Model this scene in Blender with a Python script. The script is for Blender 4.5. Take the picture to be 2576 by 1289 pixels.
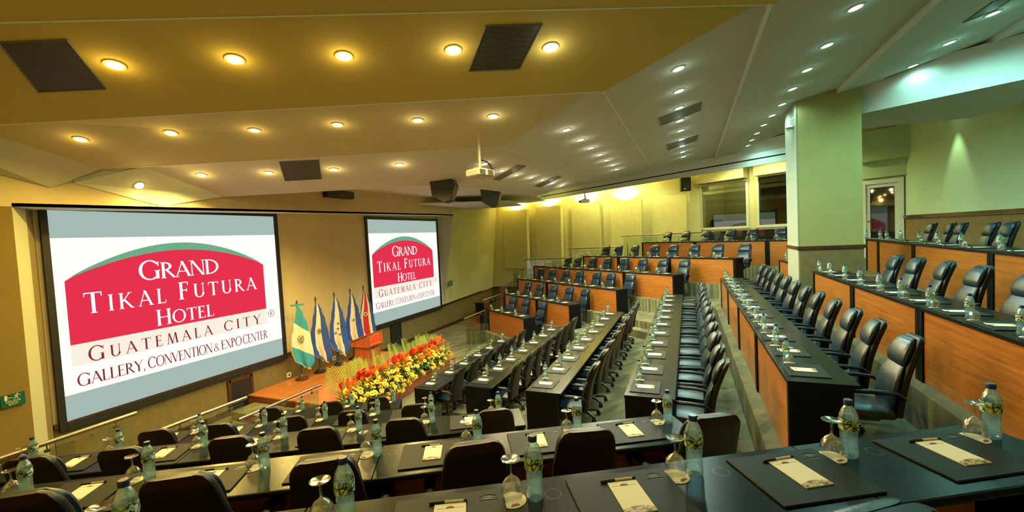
import bpy, bmesh, math, random
from mathutils import Vector, Matrix
random.seed(7)
for o in list(bpy.data.objects): bpy.data.objects.remove(o)
scene = bpy.context.scene
COL = scene.collection
# ------------------------------------------------------------------ camera
# metres; the eye is the origin; +X runs along the stage wall, +Y points to the stage wall, Z up
FPX = 1080.0
YAW, PIT, ROL = (math.radians(v) for v in (22.37, 2.47, -2.885))
CF = Vector((math.cos(YAW)*math.cos(PIT), math.sin(YAW)*math.cos(PIT), -math.sin(PIT)))
_r0 = Vector((math.sin(YAW), -math.cos(YAW), 0)); _u0 = _r0.cross(CF)
CR = math.cos(ROL)*_r0 + math.sin(ROL)*_u0
CU = -math.sin(ROL)*_r0 + math.cos(ROL)*_u0
cam = bpy.data.cameras.new('camera'); camo = bpy.data.objects.new('camera', cam); COL.objects.link(camo)
cam.sensor_fit = 'HORIZONTAL'; cam.sensor_width = 36.0; cam.lens = 36.0*FPX/2576.0
cam.clip_start = 0.05; cam.clip_end = 200
_b = -CF
camo.matrix_world = Matrix(((CR.x, CU.x, _b.x, 0), (CR.y, CU.y, _b.y, 0), (CR.z, CU.z, _b.z, 0), (0, 0, 0, 1)))
scene.camera = camo
# ------------------------------------------------------------------ world and view
world = bpy.data.worlds.new('world'); scene.world = world; world.use_nodes = True
bg = world.node_tree.nodes['Background']; bg.inputs[0].default_value = (1.0, 0.72, 0.10, 1); bg.inputs[1].default_value = 0.42
scene.view_settings.view_transform = 'Standard'
try: scene.view_settings.look = 'None'
except Exception: pass
scene.view_settings.exposure = 0.22; scene.view_settings.gamma = 1.0; scene.view_settings.use_curve_mapping = False
try:
    scene.cycles.transparent_max_bounces = 10; scene.cycles.max_bounces = 6; scene.cycles.diffuse_bounces = 3; scene.cycles.glossy_bounces = 3; scene.cycles.sample_clamp_indirect = 4.0
except Exception: pass

def ray(x, y): return CF + (x-1288.0)/FPX*CR - (y-644.5)/FPX*CU
def atz(x, y, z): d = ray(x, y); return d*(z/d.z)
def atY(x, y, Y): d = ray(x, y); return d*(Y/d.y)
def atX(x, y, X): d = ray(x, y); return d*(X/d.x)
def atline(x, y, p, ang):
    n = Vector((-math.sin(math.radians(ang)), math.cos(math.radians(ang)), 0)); d = ray(x, y)
    return d*(n.dot(Vector((p[0], p[1], 0)))/n.dot(d))

# ------------------------------------------------------------------ materials
def pm(name, col, rough=0.5, metal=0.0, spec=0.5, noise=None, bump=None, emit=None, estr=0.0, coat=0.0):
    m = bpy.data.materials.new(name); m.use_nodes = True
    nt = m.node_tree; b = nt.nodes['Principled BSDF']
    b.inputs['Base Color'].default_value = (*col, 1); b.inputs['Roughness'].default_value = rough
    b.inputs['Metallic'].default_value = metal; b.inputs['Specular IOR Level'].default_value = spec
    if coat: b.inputs['Coat Weight'].default_value = coat
    if emit: b.inputs['Emission Color'].default_value = (*emit, 1); b.inputs['Emission Strength'].default_value = estr
    if noise or bump:
        tc = nt.nodes.new('ShaderNodeTexCoord')
        if noise:
            sc, amt = noise
            n = nt.nodes.new('ShaderNodeTexNoise'); n.inputs['Scale'].default_value = sc; n.inputs['Detail'].default_value = 4
            r = nt.nodes.new('ShaderNodeValToRGB')
            r.color_ramp.elements[0].position = .3; r.color_ramp.elements[1].position = .7
            r.color_ramp.elements[0].color = (*[c*(1-amt) for c in col], 1); r.color_ramp.elements[1].color = (*[min(1, c*(1+amt)) for c in col], 1)
            nt.links.new(tc.outputs['Object'], n.inputs['Vector']); nt.links.new(n.outputs['Fac'], r.inputs['Fac']); nt.links.new(r.outputs['Color'], b.inputs['Base Color'])
        if bump:
            sc, st = bump
            n2 = nt.nodes.new('ShaderNodeTexNoise'); n2.inputs['Scale'].default_value = sc; n2.inputs['Detail'].default_value = 3
            bp = nt.nodes.new('ShaderNodeBump'); bp.inputs['Strength'].default_value = st; bp.inputs['Distance'].default_value = .01
            nt.links.new(tc.outputs['Object'], n2.inputs['Vector']); nt.links.new(n2.outputs['Fac'], bp.inputs['Height']); nt.links.new(bp.outputs['Normal'], b.inputs['Normal'])
    return m

def em(name, col, s):
    m = bpy.data.materials.new(name); m.use_nodes = True; nt = m.node_tree; nt.nodes.clear()
    o = nt.nodes.new('ShaderNodeOutputMaterial'); e = nt.nodes.new('ShaderNodeEmission')
    e.inputs[0].default_value = (*col, 1); e.inputs[1].default_value = s; nt.links.new(e.outputs[0], o.inputs[0]); return m

def wood(name, c1, c2, rough, axis_scale=(1, 12, 12), coat=0.0):
    m = bpy.data.materials.new(name); m.use_nodes = True; nt = m.node_tree; b = nt.nodes['Principled BSDF']
    b.inputs['Roughness'].default_value = rough; b.inputs['Coat Weight'].default_value = coat
    tc = nt.nodes.new('ShaderNodeTexCoord'); mp = nt.nodes.new('ShaderNodeMapping'); mp.inputs['Scale'].default_value = axis_scale
    n = nt.nodes.new('ShaderNodeTexNoise'); n.inputs['Scale'].default_value = 2.2; n.inputs['Detail'].default_value = 6; n.inputs['Distortion'].default_value = .8
    r = nt.nodes.new('ShaderNodeValToRGB'); r.color_ramp.elements[0].position = .35; r.color_ramp.elements[1].position = .68
    r.color_ramp.elements[0].color = (*c1, 1); r.color_ramp.elements[1].color = (*c2, 1)
    nt.links.new(tc.outputs['Object'], mp.inputs['Vector']); nt.links.new(mp.outputs['Vector'], n.inputs['Vector']); nt.links.new(n.outputs['Fac'], r.inputs['Fac']); nt.links.new(r.outputs['Color'], b.inputs['Base Color'])
    return m

def thin_glass(name, tint, refl=0.08, rough=0.02):
    m = bpy.data.materials.new(name); m.use_nodes = True; nt = m.node_tree; nt.nodes.clear()
    o = nt.nodes.new('ShaderNodeOutputMaterial'); mx = nt.nodes.new('ShaderNodeMixShader'); t = nt.nodes.new('ShaderNodeBsdfTransparent'); g = nt.nodes.new('ShaderNodeBsdfGlossy')
    t.inputs[0].default_value = (*tint, 1); g.inputs['Roughness'].default_value = rough
    lw = nt.nodes.new('ShaderNodeLayerWeight'); lw.inputs['Blend'].default_value = .35
    mr = nt.nodes.new('ShaderNodeMath'); mr.operation = 'MULTIPLY_ADD'; mr.inputs[1].default_value = .55; mr.inputs[2].default_value = refl
    nt.links.new(lw.outputs['Facing'], mr.inputs[0]); nt.links.new(mr.outputs[0], mx.inputs[0]); nt.links.new(t.outputs[0], mx.inputs[1]); nt.links.new(g.outputs[0], mx.inputs[2]); nt.links.new(mx.outputs[0], o.inputs[0])
    return m

def carpet_mat(name):
    m = bpy.data.materials.new(name); m.use_nodes = True; nt = m.node_tree; b = nt.nodes['Principled BSDF']; b.inputs['Roughness'].default_value = .95; b.inputs['Specular IOR Level'].default_value = .1
    tc = nt.nodes.new('ShaderNodeTexCoord'); mp = nt.nodes.new('ShaderNodeMapping'); mp.inputs['Rotation'].default_value = (0, 0, .5)
    br = nt.nodes.new('ShaderNodeTexBrick'); br.inputs['Scale'].default_value = 1.6; br.inputs['Mortar Size'].default_value = 0.0; br.offset = .37
    br.inputs['Color1'].default_value = (.26, .24, .11, 1); br.inputs['Color2'].default_value = (.13, .145, .10, 1)
    br.inputs['Brick Width'].default_value = .8; br.inputs['Row Height'].default_value = .16
    wv = nt.nodes.new('ShaderNodeTexWave'); wv.inputs['Scale'].default_value = 14; wv.inputs['Distortion'].default_value = 1.2
    n = nt.nodes.new('ShaderNodeTexNoise'); n.inputs['Scale'].default_value = 1.1; n.inputs['Detail'].default_value = 5
    mx = nt.nodes.new('ShaderNodeMix'); mx.data_type = 'RGBA'; mx.blend_type = 'MULTIPLY'; mx.inputs[0].default_value = .45
    mx2 = nt.nodes.new('ShaderNodeMix'); mx2.data_type = 'RGBA'; mx2.blend_type = 'OVERLAY'; mx2.inputs[0].default_value = .6
    nt.links.new(tc.outputs['Object'], mp.inputs[0]); nt.links.new(mp.outputs[0], br.inputs[0]); nt.links.new(mp.outputs[0], wv.inputs[0]); nt.links.new(tc.outputs['Object'], n.inputs[0])
    nt.links.new(br.outputs['Color'], mx.inputs[6]); nt.links.new(wv.outputs['Color'], mx.inputs[7]); nt.links.new(mx.outputs[2], mx2.inputs[6]); nt.links.new(n.outputs['Fac'], mx2.inputs[7]); nt.links.new(mx2.outputs[2], b.inputs['Base Color'])
    return m

def ramp_mat(name, stops, scale=30, rough=.5):
    """blotchy multi-colour print (photo strip, bottle label)"""
    m = bpy.data.materials.new(name); m.use_nodes = True; nt = m.node_tree; b = nt.nodes['Principled BSDF']; b.inputs['Roughness'].default_value = rough
    tc = nt.nodes.new('ShaderNodeTexCoord'); n = nt.nodes.new('ShaderNodeTexNoise'); n.inputs['Scale'].default_value = scale; n.inputs['Detail'].default_value = 2
    r = nt.nodes.new('ShaderNodeValToRGB'); r.color_ramp.interpolation = 'CONSTANT'
    els = r.color_ramp.elements; els[0].position = 0; els[0].color = (*stops[0][1], 1); els[1].position = stops[1][0]; els[1].color = (*stops[1][1], 1)
    for p, c in stops[2:]: e = els.new(p); e.color = (*c, 1)
    nt.links.new(tc.outputs['Object'], n.inputs[0]); nt.links.new(n.outputs['Fac'], r.inputs[0]); nt.links.new(r.outputs[0], b.inputs['Base Color']); return m

def perforated(name, col, hole):
    m = bpy.data.materials.new(name); m.use_nodes = True; nt = m.node_tree; b = nt.nodes['Principled BSDF']; b.inputs['Roughness'].default_value = .6
    tc = nt.nodes.new('ShaderNodeTexCoord'); v = nt.nodes.new('ShaderNodeTexVoronoi'); v.inputs['Scale'].default_value = 70; v.inputs['Randomness'].default_value = 0
    r = nt.nodes.new('ShaderNodeValToRGB'); r.color_ramp.elements[0].position = .38; r.color_ramp.elements[1].position = .42
    r.color_ramp.elements[0].color = (*hole, 1); r.color_ramp.elements[1].color = (*col, 1)
    nt.links.new(tc.outputs['Object'], v.inputs[0]); nt.links.new(v.outputs['Distance'], r.inputs[0]); nt.links.new(r.outputs[0], b.inputs['Base Color']); return m

M = {}
M['ceil'] = pm('ceiling_paint', (.62, .61, .57), .9, noise=(1.5, .03))
M['ceil_amber_cast'] = pm('ceiling_amber_cast_paint', (.60, .47, .13), .9, noise=(1.5, .03))  # yellow cast of the warm lamps, put into the colour of the nearest panels
M['ceil_soft_cast'] = pm('ceiling_soft_cast_paint', (.61, .54, .32), .9, noise=(1.5, .03))  # weaker warm lamp cast on the second strip, put into its colour
M['ceil_white'] = pm('ceiling_white_paint', (.74, .78, .72), .85)
M['fascia'] = pm('fascia_paint', (.72, .82, .74), .8)
M['dark_slot'] = pm('dark_slot', (.01, .012, .013), .8)
M['wall_amber_cast'] = pm('wall_amber_cast_paint', (.22, .155, .035), .85, noise=(3, .05), bump=(120, .08))  # amber cast of the light on the left pier, put into its colour
M['wall'] = pm('wall_beige_paint', (.70, .59, .36), .85, noise=(3, .05), bump=(120, .08))
M['reveal'] = pm('reveal_pale_paint', (.38, .40, .27), .85)
M['wainscot'] = pm('wainscot_fabric', (.17, .13, .05), .95, noise=(8, .12), bump=(200, .2))
M['wall_green'] = pm('wall_pale_green_paint', (.42, .60, .38), .9, noise=(2, .03))
M['wall_far'] = pm('wall_cream_paint', (.68, .68, .36), .9, noise=(2, .04))
M['panel_far'] = pm('acoustic_panel_fabric', (.66, .65, .30), .95, noise=(6, .05), bump=(180, .15))
M['column'] = pm('column_paint', (.35, .31, .11), .9, noise=(3, .05), bump=(140, .08))
M['column_pale'] = pm('column_pale_paint', (.30, .30, .21), .85)
M['rail_wood'] = wood('dark_mahogany', (.035, .012, .006), (.085, .03, .014), .35, (2, 14, 14), .3)
M['carpet'] = carpet_mat('carpet_striped')
M['stage_wood'] = wood('stage_wood', (.36, .11, .025), (.55, .20, .05), .28, (2.5, 20, 20), .35)
M['stage_front'] = wood('stage_front_wood', (.20, .05, .022), (.30, .085, .04), .35, (2, 14, 14), .2)
M['desk_black'] = pm('desk_black_laminate', (.010, .013, .012), .25, spec=.055, bump=(300, .02))
M['desk_side'] = pm('desk_black_side', (.004, .005, .006), .45, spec=.12)
M['desk_wood'] = wood('desk_cherry_wood', (.27, .088, .012), (.40, .14, .022), .32, (1.2, 16, 16), .15)
M['leather'] = pm('black_leather', (.007, .022, .036), .34, spec=.5, bump=(90, .10))
M['leather_shell'] = pm('black_leather_shell', (.005, .006, .007), .40, spec=.32, bump=(140, .06))
M['plastic'] = pm('black_plastic', (.012, .013, .014), .4)
M['pad'] = pm('desk_pad_leatherette', (.018, .021, .018), .5, spec=.10, bump=(260, .1))
M['pad_emboss'] = pm('desk_pad_emboss', (.05, .054, .046), .35)
M['paper'] = pm('notepad_paper', (.78, .74, .58), .8)
M['logo_red'] = pm('printed_maroon', (.16, .03, .03), .7)
M['photo'] = ramp_mat('printed_photo_strip', [(0, (.05, .03, .01)), (.42, (.30, .16, .03)), (.5, (.55, .40, .08)), (.58, (.10, .07, .02)), (.66, (.6, .55, .3))], 45)
M['pen_white'] = pm('pen_ivory_plastic', (.75, .68, .5), .4)
M['metal'] = pm('brushed_steel', (.27, .25, .20), .30, metal=.92)
M['grommet'] = pm('dull_metal', (.05, .052, .045), .38, metal=.5)
M['cap'] = pm('blue_bottle_cap', (.012, .03, .17), .35)
M['label'] = ramp_mat('bottle_label_print', [(0, (.75, .82, .80)), (.40, (.30, .50, .06)), (.5, (.02, .05, .18)), (.58, (.80, .84, .78)), (.68, (.35, .55, .08))], 42)
M['glass'] = thin_glass('clear_glass', (.94, .97, .95), .20, .10)
M['rail_glass'] = thin_glass('railing_glass', (.86, .93, .88), .04)
M['black_glass'] = pm('dark_window_glass', (.018, .024, .018), .03, spec=1.0)
M['window_glass'] = thin_glass('control_room_glass', (.55, .62, .52), .10, .01)
M['speaker'] = pm('speaker_black', (.010, .012, .016), .5)
M['speaker_grey'] = pm('speaker_blue_grey', (.06, .09, .12), .5)
M['grille'] = perforated('speaker_grille', (.05, .046, .03), (.02, .018, .012))
M['vent'] = pm('vent_grey', (.17, .17, .13), .6)
M['proj'] = pm('projector_ivory', (.60, .56, .40), .5)
M['proj_dark'] = pm('projector_vent', (.06, .055, .04), .5)
M['sign_green'] = pm('exit_sign_green', (.0, .10, .07), .45)
M['sign_text'] = pm('exit_sign_print', (.70, .68, .52), .6)
M['white'] = pm('white_plastic', (.75, .72, .62), .5)
M['frame_white'] = pm('door_frame_paint', (.62, .70, .60), .6)
M['gold'] = pm('brass', (.55, .38, .10), .3, metal=1.0)
M['red_ext'] = pm('extinguisher_red', (.30, .03, .02), .35)
M['bottle'] = None
def bottle_mat():
    m = bpy.data.materials.new('bottle_water'); m.use_nodes = True; nt = m.node_tree; nt.nodes.clear()
    o = nt.nodes.new('ShaderNodeOutputMaterial'); mx = nt.nodes.new('ShaderNodeMixShader'); m2 = nt.nodes.new('ShaderNodeMixShader'); t = nt.nodes.new('ShaderNodeBsdfTransparent'); g = nt.nodes.new('ShaderNodeBsdfGlossy'); d = nt.nodes.new('ShaderNodeBsdfTranslucent')
    t.inputs[0].default_value = (.66, .87, .92, 1); g.inputs['Roughness'].default_value = .04; d.inputs[0].default_value = (.70, .93, 1.0, 1)
    n = nt.nodes.new('ShaderNodeTexNoise'); n.inputs['Scale'].default_value = 60; tc = nt.nodes.new('ShaderNodeTexCoord'); bp = nt.nodes.new('ShaderNodeBump'); bp.inputs['Strength'].default_value = .5; bp.inputs['Distance'].default_value = .006
    nt.links.new(tc.outputs['Object'], n.inputs[0]); nt.links.new(n.outputs['Fac'], bp.inputs['Height']); nt.links.new(bp.outputs[0], g.inputs['Normal'])
    lw = nt.nodes.new('ShaderNodeLayerWeight'); lw.inputs['Blend'].default_value = .45; mr = nt.nodes.new('ShaderNodeMath'); mr.operation = 'MULTIPLY_ADD'; mr.inputs[1].default_value = .6; mr.inputs[2].default_value = .16
    nt.links.new(lw.outputs['Facing'], mr.inputs[0]); nt.links.new(mr.outputs[0], mx.inputs[0])
    m2.inputs[0].default_value = .17; nt.links.new(t.outputs[0], m2.inputs[1]); nt.links.new(d.outputs[0], m2.inputs[2]); nt.links.new(m2.outputs[0], mx.inputs[1]); nt.links.new(g.outputs[0], mx.inputs[2]); nt.links.new(mx.outputs[0], o.inputs[0])
    return m
M['bottle'] = bottle_mat()

# ------------------------------------------------------------------ mesh helpers
class MB:
    def __init__(s): s.v = []; s.f = []; s.m = []
    def add(s, vs, fs, mi=0):
        o = len(s.v); s.v += [tuple(v) for v in vs]; s.f += [tuple(i+o for i in f) for f in fs]; s.m += [mi]*len(fs); return s
    def box(s, c, d, rz=0, mi=0, taper=1.0):
        x, y, z = d[0]/2, d[1]/2, d[2]/2; cs, sn = math.cos(rz), math.sin(rz); vs = []
        for dz in (-1, 1):
            t = taper if dz > 0 else 1
            for dx, dy in ((-1, -1), (1, -1), (1, 1), (-1, 1)):
                px, py = dx*x*t, dy*y*t; vs.append((c[0]+px*cs-py*sn, c[1]+px*sn+py*cs, c[2]+dz*z))
        return s.add(vs, [(3, 2, 1, 0), (4, 5, 6, 7), (0, 1, 5, 4), (1, 2, 6, 5), (2, 3, 7, 6), (3, 0, 4, 7)], mi)
    def bevbox(s, c, d, b=.01, mi=0):
        """box with chamfered vertical and top edges"""
        x, y, z = d[0]/2, d[1]/2, d[2]/2
        def ringp(xx, yy, bb, zz): return [(c[0]+px, c[1]+py, c[2]+zz) for px, py in ((-xx+bb, -yy), (xx-bb, -yy), (xx, -yy+bb), (xx, yy-bb), (xx-bb, yy), (-xx+bb, yy), (-xx, yy-bb), (-xx, -yy+bb))]
        vs = ringp(x-b, y-b, b*.6, -z)+ringp(x, y, b, -z+b)+ringp(x, y, b, z-b)+ringp(x-b, y-b, b*.6, z); fs = [tuple(range(7, -1, -1)), tuple(range(24, 32))]
        for k in range(3):
            for i in range(8): fs.append((k*8+i, k*8+(i+1) % 8, (k+1)*8+(i+1) % 8, (k+1)*8+i))
        return s.add(vs, fs, mi)
    def prism(s, poly, z0, z1, mi=0):
        n = len(poly); A = sum(poly[i][0]*poly[(i+1) % n][1]-poly[(i+1) % n][0]*poly[i][1] for i in range(n))
        if A < 0: poly = poly[::-1]
        vs = [(p[0], p[1], z0) for p in poly]+[(p[0], p[1], z1) for p in poly]
        fs = [tuple(range(n-1, -1, -1)), tuple(range(n, 2*n))]+[(i, (i+1) % n, n+(i+1) % n, n+i) for i in range(n)]
        return s.add(vs, fs, mi)
    def slab(s, pts, off, mi=0):
        """polygon of 3D points, extruded by vector off"""
        n = len(pts); vs = [tuple(p) for p in pts]+[tuple(Vector(p)+Vector(off)) for p in pts]
        return s.add(vs, [tuple(range(n)), tuple(range(2*n-1, n-1, -1))]+[(i, n+i, n+(i+1) % n, (i+1) % n) for i in range(n)], mi)
    def tube(s, pts, r, seg=8, mi=0, flat=1.0):
        pts = [Vector(p) for p in pts]; n = len(pts); vs = []
        rr = r if isinstance(r, (list, tuple)) else [r]*n
        for i, p in enumerate(pts):
            t = (pts[min(i+1, n-1)]-pts[max(i-1, 0)]).normalized()
            u = Vector((0, 0, 1)) if abs(t.z) < .9 else Vector((0, 1, 0))
            a = t.cross(u).normalized(); b = a.cross(t).normalized()
            for k in range(seg):
                w = 2*math.pi*k/seg; vs.append(p+a*math.cos(w)*rr[i]+b*math.sin(w)*rr[i]*flat)
        fs = [tuple(range(seg)), tuple(range(n*seg-1, (n-1)*seg-1, -1))]
        for i in range(n-1):
            for k in range(seg): fs.append((i*seg+k, (i+1)*seg+k, (i+1)*seg+(k+1) % seg, i*seg+(k+1) % seg))
        return s.add(vs, fs, mi)
    def lathe(s, prof, seg=16, c=(0, 0, 0), mi=0, close=True):
        vs = []; fs = []; n = len(prof)
        for r, z in prof:
            for k in range(seg): w = 2*math.pi*k/seg; vs.append((c[0]+r*math.cos(w), c[1]+r*math.sin(w), c[2]+z))
        for i in range(n-1):
            for k in range(seg): fs.append((i*seg+k, i*seg+(k+1) % seg, (i+1)*seg+(k+1) % seg, (i+1)*seg+k))
        if close: fs.append(tuple(range(seg-1, -1, -1))); fs.append(tuple(range((n-1)*seg, n*seg)))
        return s.add(vs, fs, mi)
    def loft(s, rows, seg=14, p=3.0, mi=0, axis='z'):
        """rows: (z, yc, half_width, half_thickness); superellipse sections stacked in z"""
        vs = []; fs = []; n = len(rows)
        for z, yc, hw, ht in rows:
            for k in range(seg):
                w = 2*math.pi*k/seg; cx, sx = math.cos(w), math.sin(w)
                x = hw*math.copysign(abs(cx)**(2/p), cx); y = ht*math.copysign(abs(sx)**(2/p), sx)
                vs.append((x, yc+y, z) if axis == 'z' else (x, z, yc+y))
        for i in range(n-1):
            for k in range(seg):
                q = (i*seg+k, i*seg+(k+1) % seg, (i+1)*seg+(k+1) % seg, (i+1)*seg+k); fs.append(q if axis == 'z' else q[::-1])
        a, b = tuple(range(seg-1, -1, -1)), tuple(range((n-1)*seg, n*seg))
        fs += [a, b] if axis == 'z' else [a[::-1], b[::-1]]
        return s.add(vs, fs, mi)
    def poly(s, pts, mi=0): return s.add(pts, [tuple(range(len(pts)))], mi)
    def mesh(s, name, mats, smooth=False):
        me = bpy.data.meshes.new(name); me.from_pydata(s.v, [], s.f)
        if not isinstance(mats, (list, tuple)): mats = [mats]
        for m in mats: me.materials.append(m)
        if any(s.m): me.polygons.foreach_set('material_index', s.m)
        if smooth:
            me.polygons.foreach_set('use_smooth', [True]*len(me.polygons))
            try: me.set_sharp_from_angle(angle=math.radians(42))
            except Exception: pass
        me.update(); return me

def obj(name, me, parent=None, loc=None, rz=None, mat=None):
    o = bpy.data.objects.new(name, me); COL.objects.link(o)
    if parent is not None: o.parent = parent
    if mat is not None: o.matrix_local = mat
    else:
        if loc is not None: o.location = loc
        if rz is not None: o.rotation_euler = (0, 0, rz)
    return o
def tag(o, label, cat, group=None, kind=None):
    o['label'] = label; o['category'] = cat
    if group: o['group'] = group
    if kind: o['kind'] = kind
    return o
def thing(name, label, cat, loc=(0, 0, 0), rz=0, group=None, kind=None):
    o = bpy.data.objects.new(name, None); COL.objects.link(o); o.location = loc; o.rotation_euler = (0, 0, rz); o.empty_display_size = .1
    return tag(o, label, cat, group, kind)
ORD = ['first', 'second', 'third', 'fourth', 'fifth', 'sixth', 'seventh', 'eighth', 'ninth', 'tenth', 'eleventh', 'twelfth', 'thirteenth', 'fourteenth']
# ------------------------------------------------------------------ layout of the tiers
H = {7: .47, 6: .895, 5: 1.29, 4: 1.685, 3: 2.08, 2: 2.475, 1: 2.87}       # desk tops below the eye
FZ = {k: -h-.75 for k, h in H.items()}                                     # tier floors
NA, NV = Vector((.5, -.8660254, 0)), Vector((.8660254, .5, 0))             # near block: along the row, facing
NF = {6: 1.53, 5: 2.79, 4: 4.13, 3: 5.47, 2: 6.93, 7: -.25}
YF = {1: 5.08, 2: 3.58, 3: 2.10, 4: .66, 5: -.72, 6: -2.10, 7: -3.65}
FARPX = {2: ((1227.6, 780.1), (1319, 802)), 3: ((1268.9, 740), (1433.6, 768)), 4: ((1301.5, 701.9), (1553, 729.7)), 5: ((1342.4, 669.9), (1695.5, 692.4)), 6: ((1467.4, 644.9), (1849.3, 650.6)), 7: ((1615.7, 610.6), (1991.6, 604))}
FAR = {}
for k, (pl, pr) in FARPX.items():
    L, R = atz(*pl, -H[k]), atz(*pr, -H[k]); L.z = R.z = 0
    a = (L-R).normalized(); FAR[k] = dict(R=R, L=L, a=a, v=Vector((-a.y, a.x, 0)), len=(L-R).length)
CW0 = Vector((20.2, -.56, 0)); CWA = 56.0; CWD = Vector((math.cos(math.radians(CWA)), math.sin(math.radians(CWA)), 0))  # control-room wall
YB = -6.05; XFAR = 20.15; YW = 9.5; YBULK = 8.9; ZG = FZ[1]
ccorner = CW0+CWD*((YB-CW0.y)/CWD.y)

def struct(name, me, label, cat, parent=None):
    o = obj(name, me, parent)
    if parent is None: tag(o, label, cat, kind='structure')
    return o

# ------------------------------------------------------------------ floors
mb = MB(); mb.prism([(-2.6, YW+.4), (XFAR+.3, YW+.4), (XFAR+.3, YB-.3), (-2.6, YB-.3)], ZG-.2, ZG)
struct('floor', mb.mesh('floor', M['carpet']), 'olive striped carpet of the ground floor before the stage', 'floor')
tier_names = {2: 'lowest', 3: 'second', 4: 'third', 5: 'fourth', 6: 'fifth', 7: 'topmost'}
YEND = 6.62; MITRE = {}
for k in range(2, 8):
    N = NF[k]+.16; Yc = YF[k]+.12; fa = FAR[k]; q = fa['R']+fa['v']*.15
    P0 = ((N-.5*YEND)/.8660254, YEND); P1 = ((N-.5*Yc)/.8660254, Yc)
    t = (Yc-q.y)/fa['a'].y; P2 = (q.x+fa['a'].x*t, Yc)
    yend2 = YEND if k <= 5 else min(YEND, fa['L'].y+1.2)
    t = (yend2-q.y)/fa['a'].y; P3 = (q.x+fa['a'].x*t, yend2)
    MITRE[k] = (P1, P2)
    poly = [P0, P1, P2, P3, (XFAR+.1, yend2), (XFAR+.1, YB-.1), (-2.6, YB-.1), (-2.6, YEND)]
    if P0[0] < -2.6: poly = [(-2.6, (N+2.6*.8660254)/.5)]+poly[1:-1]
    mb = MB(); mb.prism(poly, FZ[k-1]-.005, FZ[k])
    struct('floor', mb.mesh('floor_tier', M['carpet']), f'{tier_names[k]} carpeted riser tier of the seating bowl', 'floor tier')
# half steps in the aisle between the middle and the far desks, and between the middle and the near desks
for k in range(2, 7):
    P1, P2 = MITRE[k]; fa = FAR[k]; h = (FZ[k]-FZ[k-1])/2
    c = Vector((P2[0], P2[1], 0))+fa['v']*.15+fa['a']*.55
    mb = MB(); mb.box((0, 0, h/2), (1.0, .30, h))
    o = obj('aisle_step', mb.mesh('aisle_step', M['carpet']), None, (c.x, c.y, FZ[k-1]), math.atan2(fa['a'].y, fa['a'].x))
    tag(o, f'carpeted half step up to the {tier_names[k]} tier, far aisle', 'step', 'carpeted aisle steps')

# ------------------------------------------------------------------ walls
ZSOF0, ZSOF1 = .80, 1.02      # recess soffit, at X 3.0 and X 15.5
ZDADO = -2.67; ZTOP = 3.05
def quad(mb, a, b, c, d, mi=0): return mb.add([a, b, c, d], [(0, 1, 2, 3)], mi)
# stage wall: recessed plane with the two screens
mb = MB(); mb.slab([(3.42, YW, ZG), (15.4, YW, ZG), (15.4, YW, 1.1), (3.42, YW, 1.1)], (0, .12, 0))
w1 = struct('wall_stage', mb.mesh('wall_stage', M['wall']), 'beige stage wall behind the two projection screens', 'wall')
mb = MB(); mb.slab([(3.42, YW-.015, ZG), (15.4, YW-.015, ZG), (15.4, YW-.015, ZDADO), (3.42, YW-.015, ZDADO)], (0, .014, 0)); obj('wainscot', mb.mesh('wainscot', M['wainscot']), w1)
mb = MB(); mb.box((9.4, YW-.03, ZDADO), (11.98, .06, .075)); obj('dado_rail', mb.mesh('dado_rail', M['rail_wood']), w1)
mb = MB(); mb.box((9.4, YW-.02, ZG+.06), (11.98, .04, .12)); obj('baseboard', mb.mesh('baseboard', M['rail_wood']), w1)
# bulkhead over the recess with its pale soffit
mb = MB(); mb.slab([(-2.6, YBULK, ZSOF0-.1), (3.0, YBULK, ZSOF0), (15.5, YBULK, ZSOF1), (15.5, YBULK, ZTOP), (-2.6, YBULK, ZTOP)], (0, .1, 0))
w2 = struct('wall_bulkhead', mb.mesh('wall_bulkhead', M['wall']), 'beige bulkhead above the screen recess', 'wall')
mb = MB(); mb.slab([(3.0, YBULK, ZSOF0), (15.5, YBULK, ZSOF1), (15.4, YW+.1, ZSOF1), (3.0, YW+.1, ZSOF0)], (0, 0, .05)); obj('soffit', mb.mesh('soffit', M['fascia']), w2)
# left pier of the recess, flush with the bulkhead, then splayed pale reveal and dark niche
mb = MB(); mb.slab([(-2.6, YBULK, ZG), (3.0, YBULK, ZG), (3.0, YBULK, ZSOF0), (-2.6, YBULK, ZSOF0)], (0, .1, 0))
w3 = struct('wall_left', mb.mesh('wall_left', M['wall_amber_cast']), 'amber-lit wall pier left of the large screen', 'wall')
mb = MB(); mb.slab([(-2.6, YBULK-.012, ZG), (2.99, YBULK-.012, ZG), (2.99, YBULK-.012, ZDADO-.06), (-2.6, YBULK-.012, ZDADO-.06)], (0, .01, 0)); obj('wainscot', mb.mesh('wainscot_left', M['wainscot']), w3)
mb = MB(); mb.box((.2, YBULK-.025, ZDADO-.06), (5.58, .05, .09)); obj('dado_rail', mb.mesh('dado_rail_left', M['rail_wood']), w3)
mb = MB(); mb.slab([(3.0, YBULK, ZG), (3.24, YBULK+.30, ZG), (3.24, YBULK+.30, ZSOF0+.02), (3.0, YBULK, ZSOF0)], (-.06, .06, 0)); obj('reveal', mb.mesh('reveal_left', M['reveal']), w3)
mb = MB(); mb.slab([(3.24, YBULK+.30, ZG), (3.42, YW, ZG), (3.42, YW, ZSOF0+.03), (3.24, YBULK+.30, ZSOF0+.03)], (-.06, .06, 0)); obj('niche', mb.mesh('niche_left', M['wainscot']), w3)
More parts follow.
